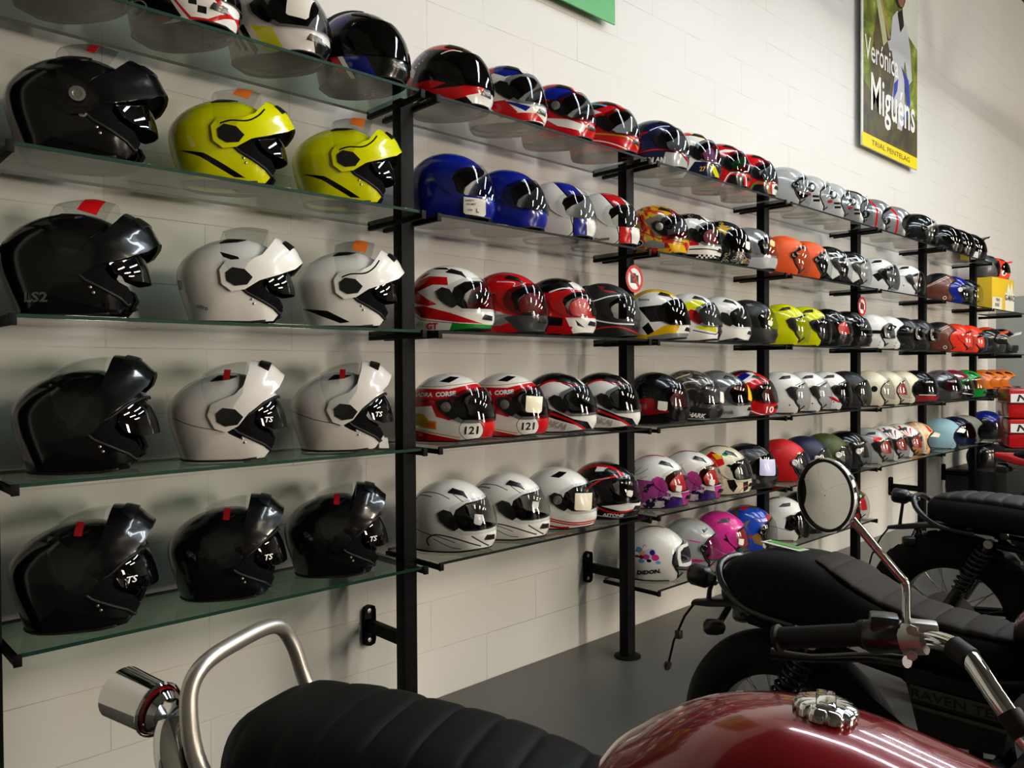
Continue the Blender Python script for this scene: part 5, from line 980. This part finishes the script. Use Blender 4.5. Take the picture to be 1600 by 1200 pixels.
MB().tube([(-.20, .0, .765), (-.185, -.01, .73), (-.16, -.012, .66), (-.12, -.012, .60), (-.05, 0, .62)], [.026, .034, .040, .034, .024], 18, smooth=5).build('tail_light_bracket', CHROME, A)
for s in (-1, 1): MB().lathe([(.006, 0), (.007, .006), (.001, .010)], (-.195, s*.028, .735), (-.3, s, .2), 10).build('bolt', CHROME, A)
body([(-.26, .60, .58, .05), (-.15, .665, .64, .07), (0, .70, .67, .08), (.2, .69, .66, .08)], 30, 20, .8).build('rear_fender', ENGM, A)
tk = body([(.485, .785, .74, .03), (.51, .825, .72, .085), (.56, .868, .70, .115), (.63, .908, .69, .135), (.71, .926, .69, .145), (.80, .922, .69, .145), (.90, .897, .70, .13), (.98, .868, .74, .10), (1.03, .845, .78, .04)], 90, 40, .80).build('fuel_tank', REDT, A)
def cap_mesh():
    m = MB(); prof = [(.026, -.004), (.031, 0), (.0345, .004), (.0345, .012), (.031, .016), (.024, .0175), (.012, .019), (.001, .0195)]; n = 120; rings = []
    for r, h in prof:
        rings.append([((r*(1+(.045*(abs(math.cos(5*t))**.6*2-1) if .002 < h < .02 else 0)))*math.cos(t), r*(1+(.045*(abs(math.cos(5*t))**.6*2-1) if .002 < h < .02 else 0))*math.sin(t), h) for t in [2*PI*k/n for k in range(n)]])
    return m.loft(rings)
cp = cap_mesh().build('filler_cap', CHROME, tk); cp.location = (.777, 0, .921); cp.rotation_euler = (0, .06, 0)
MB().box((-.011, -.024, .016), (.011, .024, .0225), 0, .004).build('cap_lock', CHROME, cp)
hb = MB().tube([(1.07, -.02, .86), (1.05, .04, .865), (1.01, .095, .872), (.978, .135, .912), (.948, .178, .953), (.918, .215, .957), (.885, .236, .948), (.82, .262, .941), (.708, .302, .907)], .0125, 16, smooth=6)
hb.tube([(1.07, .02, .86), (1.05, -.04, .865), (1.01, -.095, .872), (.978, -.135, .912), (.948, -.178, .953), (.918, -.215, .957), (.885, -.236, .948), (.82, -.262, .941), (.708, -.302, .907)], .0125, 16, smooth=6)
hb = hb.build('handlebar', CHROME, A)
def along(a, b, t): return Vector(a)+(Vector(b)-Vector(a))*t
for s in (-1, 1):
    a, b = Vector((.835, s*.257, .942)), Vector((.708, s*.302, .907)); d = (b-a)
    MB().tube([a, a+d*.05, a+d*.1, a+d*.93, a+d*.95, b], [.021, .021, .0165, .0165, .021, .019], 16).build('grip', RUBBER, hb)
    q = Vector((.857, s*.248, .945)); dd = d.normalized()
    sw = MB().tube([q-dd*.028, q-dd*.02, q+dd*.02, q+dd*.028], [.019, .023, .024, .019], 16).box((q.x-.02, q.y-.018, q.z+.008), (q.x+.018, q.y+.016, q.z+.032), 0, .006).build('switch_housing', PLAST, hb)
    MB().tube([(.885, s*.24, .915), (.84, s*.285, .90), (.76, s*.325, .875), (.70, s*.345, .868)], [.009, .008, .006, .009], 10, smooth=4).build('lever', PLAST, hb)
    c = Vector((.892, s*.234, .950))
    cl = MB().tube([c-dd*.014, c+dd*.014], .022, 18).box((c.x-.006, c.y-.012, c.z+.008), (c.x+.03, c.y+.012, c.z+.026), 0, .005).build('bar_clamp', ALU, hb)
    for zz in (-.016, .018): MB().lathe([(.0075, 0), (.0075, .005), (.0045, .005), (.0045, .008), (.001, .008)], c+Vector((-.004, -.0205, zz)), (-.1, -1, .05), 6).build('clamp_bolt', ALU, cl)
for i, (p, q) in enumerate((((.935, .195, .957), (.952, .172, .950)), ((.985, .126, .905), (.999, .11, .885)))):
    MB().tube([p, q], .0150, 14).build('cable_tie', RUBBER, hb)
mr = MB().tube([(.884, .238, .955), (.884, .243, .99), (.883, .244, 1.022), (.872, .240, 1.038), (.812, .217, 1.115), (.800, .213, 1.132)], .0058, 12, smooth=5).build('mirror_stalk', CHROME, hb)
MC = Vector((.782, .205, 1.147)); MN = Vector((-.70, -.71, .03)).normalized()
sh_ = MB().lathe([(.001, -.022), (.03, -.019), (.046, -.010), (.0515, -.001), (.053, .003), (.0525, .006), (.049, .0065), (.048, .004)], MC, MN, 48, caps=False).build('mirror_shell', CHROME, mr)
MB().lathe([(.0505, .0035), (.0505, .0072), (.0465, .0072), (.0465, .0035)], MC, MN, 48, caps=False).build('rubber_bead', RUBBER, sh_)
MB().lathe([(.047, .0036), (.047, .0046), (.001, .0056)], MC, MN, 48, caps=False).build('mirror_glass', MIRR, sh_)
for s in (-1, 1): spring_shock(A, (.16, s*.115, .66), (.0, s*.115, .37))
MB().tube([(-.2, .0, .60), (-.3, 0, .5), (-.36, 0, .44)], .006, 8).build('plate_bracket', BLACK, A)

# ---- the middle motorcycle: scrambler with hump seat and round tail light
def small_lamp(root, c, ax, r=.031, L=.045):
    t = MB().lathe([(.006, -.035), (.016, -.03), (.019, -.012), (r*.8, -.008), (r, .002), (r, L), (r*.93, L+.002)], c, ax, 28).build('tail_light', PLAST, root)
    MB().lathe([(r*.93, L-.001), (r*.9, L+.006), (.001, L+.010)], c, ax, 28, caps=False).build('lens', LENSR, t)
    MB().lathe([(.005, -.055), (.008, -.05), (.008, -.035)], c, ax, 12).build('screw', CHROME, t)
    return t
def indicator(root, c, ax):
    i = MB().lathe([(.006, -.03), (.017, -.024), (.022, -.006), (.022, .018), (.020, .022)], c, ax, 20).tube([c, (c[0]+.004, c[1]*.6, c[2]+.014), (c[0]+.01, 0, .672)], .009, 8).build('indicator', PLAST, root)
    MB().lathe([(.020, .0215), (.016, .027), (.001, .029)], c, ax, 20, caps=False).build('lens', LENSO, i); return i
def scrambler(x, y, hdg, label, knob, hump, text=None, tail=(-.22, 0, .725), bars=True):
    B = empty('motorcycle', (x, y, 0), math.radians(hdg), label, 'motorcycle', 'motorcycles parked along the helmet wall')
    chassis(B, R=.33 if knob else .315, knob=knob, w=.13 if knob else .108, seatrear=-.04, rx=0 if knob else .03)
    if hump:
        st = [(-.15, .762, .735, .02), (-.13, .79, .705, .07), (-.07, .825, .69, .115), (.02, .845, .68, .13), (.12, .848, .675, .13), (.19, .832, .67, .125), (.28, .79, .665, .115), (.36, .768, .66, .105), (.46, .758, .65, .10), (.54, .752, .645, .085), (.58, .74, .65, .05)]
        s = body(st, 110, 30, .66).build('seat', SEATM, B)
        tp = [(.13, .8505, .845, .06), (.19, .8355, .82, .085), (.28, .7935, .775, .086), (.36, .7715, .752, .082), (.46, .7615, .742, .078), (.54, .7555, .74, .066), (.575, .745, .735, .045)]
        body(tp, 120, 30, .62, (.12, .60, .058, .0035)).build('ribbed_seat_top', SEATT, s)
    else:
        st = [(-.10, .775, .75, .02), (-.08, .795, .725, .08), (-.02, .815, .71, .12), (.12, .825, .70, .128), (.3, .815, .69, .122), (.45, .80, .68, .11), (.56, .785, .68, .08), (.60, .77, .69, .04)]
        s = body(st, 120, 30, .64).build('seat', SEATM, B)
        body([(-.06, .812, .80, .07), (.0, .826, .80, .098), (.12, .833, .80, .104), (.3, .823, .79, .10), (.45, .808, .77, .088), (.56, .79, .765, .06)], 130, 30, .62, (-.06, .58, .062, .005)).build('ribbed_seat_top', principled('grey_black_seat_top', '#1c1c1c', .55, 0, 0, .2), s)
    MB().tube([(.10, -.115, .685), (-.02, -.118, .70), (-.10, -.105, .745), (-.135, -.07, .785), (-.145, 0, .797), (-.135, .07, .785), (-.10, .105, .745), (-.02, .118, .70), (.10, .115, .685)], .011, 12, smooth=6).build('rear_loop', PLAST, B)
    body([(-.26, .655, .640, .022), (-.2, .670, .648, .03), (-.1, .690, .668, .032), (.05, .70, .675, .04)], 24, 18, .8).build('tail_tidy', PLAST, B)
    MB().tube([(-.215, 0, .66), (-.212, 0, .69), (-.20, 0, tail[2]-.005)], [.008, .007, .006], 10).build('lamp_stem', PLAST, B)
    small_lamp(B, tail, (-1, .0, .05))
    p = MB().tube([(-.26, 0, .645), (-.29, -.01, .60), (-.325, -.015, .52), (-.34, -.018, .455)], .0035, 8).build('plate_arm', BLACK, B)
    MB().lathe([(.014, 0), (.016, .004), (.012, .012), (.001, .014)], (-.34, -.018, .44), (-1, 0, .2), 18).build('reflector', principled('dark_reflector', '#2a1a0a', .3), p)
    MB().box((-.318, -.022, .53), (-.300, -.004, .555), 0, .003).build('arm_clip', PLAST, p)
    for sd in (-1, 1): indicator(B, (-.15, sd*.075, .615), (-1, sd*.3, -.1))
    sp = (-1, 1)
    for sd in sp: spring_shock(B, (.15, sd*.105, .655), (.0, sd*.105, .38))
    sc = MB()
    sc.loft([[(.36, sd*.118, .66), (.58, sd*.118, .64), (.56, sd*.118, .52), (.40, sd*.118, .50)] for sd in (-1.03, 1.03)])
    sc = sc.build('side_cover', PLAST, B, smooth=False)
    tk = body([(.56, .79, .74, .05), (.62, .87, .72, .11), (.72, .93, .70, .135), (.84, .94, .70, .14), (.96, .91, .72, .12), (1.04, .87, .78, .05)], 50, 28, .8).build('fuel_tank', principled('black_tank_paint', '#0a0a0b', .2, 0, .9), B)
    MB().lathe([(.036, 0), (.036, .014), (.03, .018), (.001, .019)], (.80, 0, .938), 'z', 28).build('filler_cap', ALU, tk)
    if text:
        for sd in (-1,):
            pn = MB().box((.38, sd*.128-.001, .592), (.64, sd*.128+.001, .622)).box((.385, sd*.128-.001, .572), (.64, sd*.128+.001, .580)).build('name_panel', principled('grey_name_panel', '#454845', .4), sc, smooth=False)
            m = MB(); flat_text(m, text, (.51, sd*.1305, .5965), (1, 0, 0), (0, 0, 1), .028, 0, 0, .02, 1.3); m.build('lettering', principled('black_lettering', '#070707', .5), sc, smooth=False)
    if bars:
        h = MB().tube([(.86, -.40, .98), (.98, -.30, 1.03), (1.08, -.12, .98), (1.10, 0, .93), (1.08, .12, .98), (.98, .30, 1.03), (.86, .40, .98)], .012, 12, smooth=5).build('handlebar', BLACK, B)
        for sd in (-1, 1): MB().tube([(.95, sd*.33, 1.018), (.86, sd*.40, .98)], .017, 12).build('grip', RUBBER, h)
    return B
scrambler(.33, -1.48, -90, 'middle motorcycle with smooth hump seat and brown ribbed seat top', False, True, 'RAVEN TERRAC')
scrambler(1.85, -1.45, -90, 'farther motorcycle with knobbly tyres and flat ribbed black seat', True, False, None, (-.19, 0, .785))
# ---------------------------------------------------------------- banners on the wall
def quad(mb, x0, z0, x1, z1, y, mi): return mb.add([(x0, y, z0), (x1, y, z0), (x1, y, z1), (x0, y, z1)], [(0, 1, 2, 3)], mi)
def shape(mb, pts, y, mi):
    P = np.array(pts, float).reshape(-1, 2); return mb.add([(x, y, z) for x, z in P], [tuple(range(len(P)))], mi)
GREENERY = node_mat('printed_foliage', lambda nt, co: tex_noise(nt, co, 5.5, [(0, '#2c3414'), (.38, '#4d5a1c'), (.5, '#77832a'), (.6, '#8f9a3c'), (.7, '#b9bf8e')], 6, .8, False), .5, 0)
PRN = lambda n, c: principled('print_'+n, c, .5)
e = empty('hanging_banner', (4.88, -.05, 3.0), 0, 'hanging photo banner of a trial rider with yellow bottom strip', 'banner')
bw, bh = 1.12, 2.1
MB().box((-bw/2, -.004, 0), (bw/2, .004, bh)).build('banner_sheet', PRN('white', '#dcdcd6'), e, smooth=False)
m = MB(); Y = -.0045
quad(m, -.53, .09, .56, bh, Y, 0)
# light sky gap on the right, dark motorcycle and ground
shape(m, [.25, 1.1, .56, 1.0, .56, bh, .32, bh, .2, 1.6], Y-.0006, 1)
shape(m, [-.53, .09, .56, .09, .56, .42, .3, .36, .05, .5, -.2, .34, -.53, .5], Y-.0007, 2)
shape(m, [-.40, .62, -.28, 1.1, -.1, 1.02, .08, .92, .1, .5, -.1, .38, -.3, .42], Y-.0009, 2)
shape(m, [-.36, .86, -.30, .95, -.22, .95, -.18, .86, -.24, .78, -.32, .78], Y-.0012, 7)
UNDER = node_mat('printed_undergrowth', lambda nt, co: tex_noise(nt, co, 7, [(0, '#1d1a10'), (.42, '#3a3020'), (.52, '#4a4a1c'), (.62, '#54432c'), (.72, '#7a7440')], 6, .8, False), .5, 0)
m.build('photo_print', [GREENERY, PRN('sky', '#c3cabb'), UNDER, PRN('white', '#dcdcd6'), PRN('black', '#151515'), PRN('skin', '#8a5a44'), PRN('blue', '#27359a'), PRN('brown', '#5d5334')], e, smooth=False)
r = MB()
shape(r, [.02, 1.12, .12, 1.2, .32, 1.14, .40, .96, .44, .72, .36, .66, .28, .84, .22, .70, .06, .70, -.02, .92], Y-.0018, 0)          # white suit
shape(r, [-.08, .90, .06, .96, .08, .86, -.04, .84], Y-.0020, 0); shape(r, [-.30, 1.16, -.20, 1.18, -.08, .90, -.16, .84], Y-.0019, 3)
shape(r, [.08, .72, .26, .74, .28, .44, .22, .26, .12, .26, .16, .46, .06, .36, .02, .5], Y-.0022, 0)
shape(r, [.20, .78, .36, .70, .40, .52, .30, .34, .22, .32, .32, .5, .28, .66], Y-.0026, 2); shape(r, [.05, .6, .14, .66, .12, .56, .03, .46], Y-.0026, 2)
t = np.linspace(0, 2*PI, 28, endpoint=False)
shape(r, np.stack([.16+.15*np.cos(t), 1.44+.21*np.sin(t)], 1).ravel(), Y-.0028, 1); shape(r, np.stack([.19+.085*np.cos(t), 1.38+.13*np.sin(t)], 1).ravel(), Y-.0032, 4)
shape(r, [.02, 1.50, .06, 1.62, .16, 1.67, .26, 1.62, .31, 1.50, .16, 1.55], Y-.0034, 0)
shape(r, [.12, 1.18, .22, 1.24, .26, 1.12, .18, 1.04], Y-.0030, 1)
shape(r, [-.50, 1.60, -.47, 1.62, -.02, .94, -.06, .92], Y-.0024, 5)
r.build('rider_print', [PRN('suit_grey', '#b9bcbf'), PRN('black', '#151515'), PRN('blue', '#27359a'), PRN('pale', '#b6bb8c'), PRN('skin', '#8a5a44'), PRN('brass', '#a08a58')], e, smooth=False)
m = MB(); quad(m, -.555, 0, .555, .10, Y-.003, 0); m.build('yellow_strip', PRN('yellow', '#e6cf10'), e, smooth=False)
m = MB(); flat_text(m, 'TRIAL PENTELAG', (0, Y-.0042, .032), (1, 0, 0), (0, 0, 1), .058, 0, 0, 0, 1.75); m.build('strip_lettering', PRN('black', '#151515'), e, smooth=False)
m = MB(); flat_text(m, 'Verónica', (-.19, Y-.0046, .66), (1, 0, 0), (0, 0, 1), .25, 0, 0, .008, .72); m.build('first_lettering', WHITE, e, smooth=False)
m = MB(); flat_text(m, 'Miguéns', (.04, Y-.0046, .30), (1, 0, 0), (0, 0, 1), .40, 0, 0, .014, .70); m.build('second_lettering', WHITE, e, smooth=False)
MB().tube([(-bw/2-.02, 0, bh), (bw/2+.02, 0, bh)], .012, 10).build('hanging_rod', ALU, e)
for s in (-.5, .5): MB().tube([(s, 0, bh), (s, .045, bh+.03)], .004, 6).build('wall_hook', ALU, e)
e = empty('hanging_banner', (.90, -.05, 3.02), 0, 'green hanging banner with white capital letters at the top edge', 'banner')
MB().box((-.52, -.004, 0), (.52, .004, 1.8)).build('banner_sheet', PRN('leaf_green', '#3f9a4c'), e, smooth=False)
m = MB(); quad(m, -.52, .16, .52, 1.8, Y, 0); m.build('photo_print', GREENERY, e, smooth=False)
m = MB(); flat_text(m, 'T R I A L', (.02, Y-.001, .055), (1, 0, 0), (0, 0, 1), .12, 0, 0, 0, 1.25); m.build('lettering', WHITE, e, smooth=False)
MB().tube([(-.54, 0, 1.8), (.54, 0, 1.8)], .012, 10).build('hanging_rod', ALU, e)
for s in (-.48, .48): MB().tube([(s, 0, 1.8), (s, .045, 1.83)], .004, 6).build('wall_hook', ALU, e)

# ---------------------------------------------------------------- the far end: yellow carton, helmets on it, red cases, black cabinets
def carton(x, y, z, rz):
    e = empty('cardboard_carton', (x, y, z), math.radians(rz), 'yellow and white cardboard carton on the far second shelf', 'box')
    MB().box((-.26, -.135, 0), (.26, .135, .30), 0, .004).build('carton_body', principled('carton_yellow', '#d6b21c', .6), e)
    m = MB(); q = -.1365
    quad(m, -.259, .003, -.03, .12, q, 0); quad(m, .04, .003, .259, .17, q, 0); shape(m, [.08, .17, .12, .27, .16, .2, .2, .28, .24, .17], q, 0)
    m.build('white_print', principled('carton_white', '#d9d6c2', .6), e, smooth=False)
    m = MB(); flat_text(m, 'G-MAC', (.15, q-.0012, .10), (1, 0, 0), (0, 0, 1), .075, 0, 0, .02, .95); flat_text(m, 'sted', (-.15, q-.0012, .035), (1, 0, 0), (0, 0, 1), .06, 0, 0, .01, 1); flat_text(m, 'race', (-.13, q-.0012, .085), (1, 0, 0), (0, 0, 1), .05, 0, 0, .02, 1)
    m.build('lettering', principled('carton_black', '#181814', .6), e, smooth=False)
    MB().box((-.26, -.03, .3001), (.26, .03, .3012)).build('packing_tape', principled('packing_tape', '#b89a58', .4), e, smooth=False)
    m = MB(); m.add([(.261, -.13, .003), (.261, .13, .003), (.261, .13, .15), (.261, -.13, .15)], [(0, 1, 2, 3)]); m.build('end_print', MATS['carton_white'], e, smooth=False)
carton(6.72, -.235, 1.8615, -5)
helmet('MX', 6.86, 6, 'B', 40, 'f', 'bright orange helmet with peak standing on the yellow carton', h=.085, visor='dark', peak='f', z=2.1625, scale=.86, dec=[('ell', 'w', 4.6, 7, 3.2, 3.2), ('ell', 'k', 4.8, 7, 1.8, 2)])
helmet('JET', 6.57, 6, 'B', 30, 'd', 'dark smoked visor helmet on the carton beside the orange one', h=.085, visor='dark', z=2.1625, scale=.86, fin='satin')
NOLR = principled('red_case_paint', '#b40d14', .3, 0, .6)
def case(x, y, z, txt, label, w=.50, d=.40, hh=.24):
    e = empty('red_top_case', (x, y, z), math.radians(-64), label, 'case', 'red cases stacked by the partition')
    MB().box((-w/2, -d/2, 0), (w/2, d/2, hh), 0, .03).build('case_body', NOLR, e)
    MB().box((-w/2-.004, -d/2-.004, hh*.48), (w/2+.004, d/2+.004, hh*.52), 0, .003).build('case_seam', PLAST, e)
    m = MB(); quad(m, -.235, .13, .20, .20, -d/2-.0062, 0); m.build('label_panel', WHITE, e, smooth=False)
    m = MB(); flat_text(m, txt, (-.02, -d/2-.0075, .140), (1, 0, 0), (0, 0, 1), .075, 0, .2, .03, 1.3); m.build('lettering', MATS['black_lettering'], e, smooth=False)
    MB().box((-.05, -d/2-.02, .08), (.05, -d/2, .105), 0, .005).build('latch', PLAST, e)
# low black cabinets at the end of the rack
def cabinet(x, y, w, d, hh, label):
    e = empty('storage_cabinet', (x, y, 0), 0, label, 'cabinet', 'black cabinets at the far end')
    MB().box((-w/2, -d/2, 0), (w/2, d/2, hh), 0, .004).build('cabinet_body', principled('black_cabinet', '#0d0d0c', .5), e)
    dr = MB().box((-w/2+.006, -d/2-.016, .03), (w/2-.006, -d/2-.0005, hh-.02), 0, .003).build('door', principled('black_cabinet_door', '#141413', .4), e)
    MB().box((w/2-.05, -d/2-.032, hh-.2), (w/2-.038, -d/2-.016, hh-.06), 0, .003).build('handle', ALU, dr)
cabinet(6.61, -.235, .56, .45, .40, 'low black cabinet with a dark helmet on top, left one')
cabinet(7.20, -.235, .52, .45, .40, 'low black cabinet under the rack end, right one')
helmet('JET', 6.60, 6, 'F', 45, 'k', 'black clear visor helmet standing on the low black cabinet', h=.085, visor='clear', z=.4005, Y=-.235, insert='G', scale=.94)
def stand(x, y):
    e = empty('display_plinth', (x, y, 0), math.radians(-64), 'dark display plinth carrying the red cases', 'plinth')
    MB().box((-.27, -.22, 0), (.27, .22, .66), 0, .008).build('plinth_body', principled('dark_plinth', '#191a18', .5), e)
    MB().box((-.28, -.23, .66), (.28, .23, .68), 0, .004).build('plinth_top', principled('dark_plinth_top', '#232320', .4), e)
stand(5.93, -.82)
case(5.93, -.82, .6805, 'NOLAN', 'lower red case with white label at the far end')
case(5.93, -.82, .922, 'NOLAN', 'upper red case with white label at the far end')
# price leaflet lying on the hump of the middle motorcycle's seat
e = empty('paper_leaflet', (.345, -1.49, .8492), 1.35, 'green and white paper leaflet lying on the hump seat', 'leaflet')
m = MB().add([(-.065, -.02, .001), (.065, -.02, .0035), (.065, .02, .0035), (-.065, .02, .001)], [(0, 1, 2, 3)]); m.build('sheet', principled('leaflet_white', '#d5dccb', .6), e, smooth=False)
m = MB().add([(-.05, -.018, .0026), (.055, -.018, .0044), (.055, .004, .0044), (-.05, .004, .0026)], [(0, 1, 2, 3)]); m.build('green_print', principled('leaflet_green', '#4f9a3a', .6), e, smooth=False)
# one more motorcycle half seen at the right edge
D = empty('motorcycle', (4.02, -1.45, 0), math.radians(-84), 'far motorcycle with red tail and white side plates at the right edge', 'motorcycle', 'motorcycles parked along the helmet wall')
chassis(D, R=.34, w=.11, knob=True)
body([(-.32, .80, .77, .05), (-.2, .84, .77, .09), (0, .87, .76, .11), (.3, .86, .76, .12), (.55, .84, .76, .10)], 40, 24, .7).build('seat', SEATM, D)
body([(-.42, .80, .77, .03), (-.34, .80, .74, .06), (-.1, .77, .71, .08), (.15, .77, .71, .09)], 30, 20, .7).build('rear_fender', principled('red_plastic', '#b8121c', .3, 0, .4), D)
for s in (-1, 1):
    sp_ = MB().loft([[(-.16, s*.125, .76), (.22, s*.14, .76), (.24, s*.14, .56), (.0, s*.13, .52)], [(-.16, s*.133, .76), (.22, s*.148, .76), (.24, s*.148, .56), (.0, s*.138, .52)]]).build('side_plate', WHITE, D, smooth=False)
    if s < 0:
        m = MB(); flat_text(m, 'CCM', (.06, -.1455, .64), (1, -.03, 0), (0, 0, 1), .09, 0, .2, .02, 1.1); m.build('lettering', MATS['black_lettering'], sp_, smooth=False)
body([(.5, .86, .74, .06), (.62, .95, .72, .12), (.8, .98, .72, .14), (1.0, .93, .76, .10), (1.06, .88, .8, .05)], 40, 24, .8).build('fuel_tank', MATS['red_plastic'], D)
small_lamp(D, (-.36, 0, .70), (-1, 0, .05), .035, .05)
for s in (-1, 1): spring_shock(D, (.15, s*.105, .655), (.0, s*.105, .38))
h = MB().tube([(.86, -.40, 1.06), (.98, -.30, 1.10), (1.08, -.12, 1.02), (1.10, 0, .95), (1.08, .12, 1.02), (.98, .30, 1.10), (.86, .40, 1.06)], .012, 12, smooth=5).build('handlebar', BLACK, D)
for sd in (-1, 1): MB().tube([(.95, sd*.33, 1.09), (.86, sd*.40, 1.06)], .017, 12).build('grip', RUBBER, h)
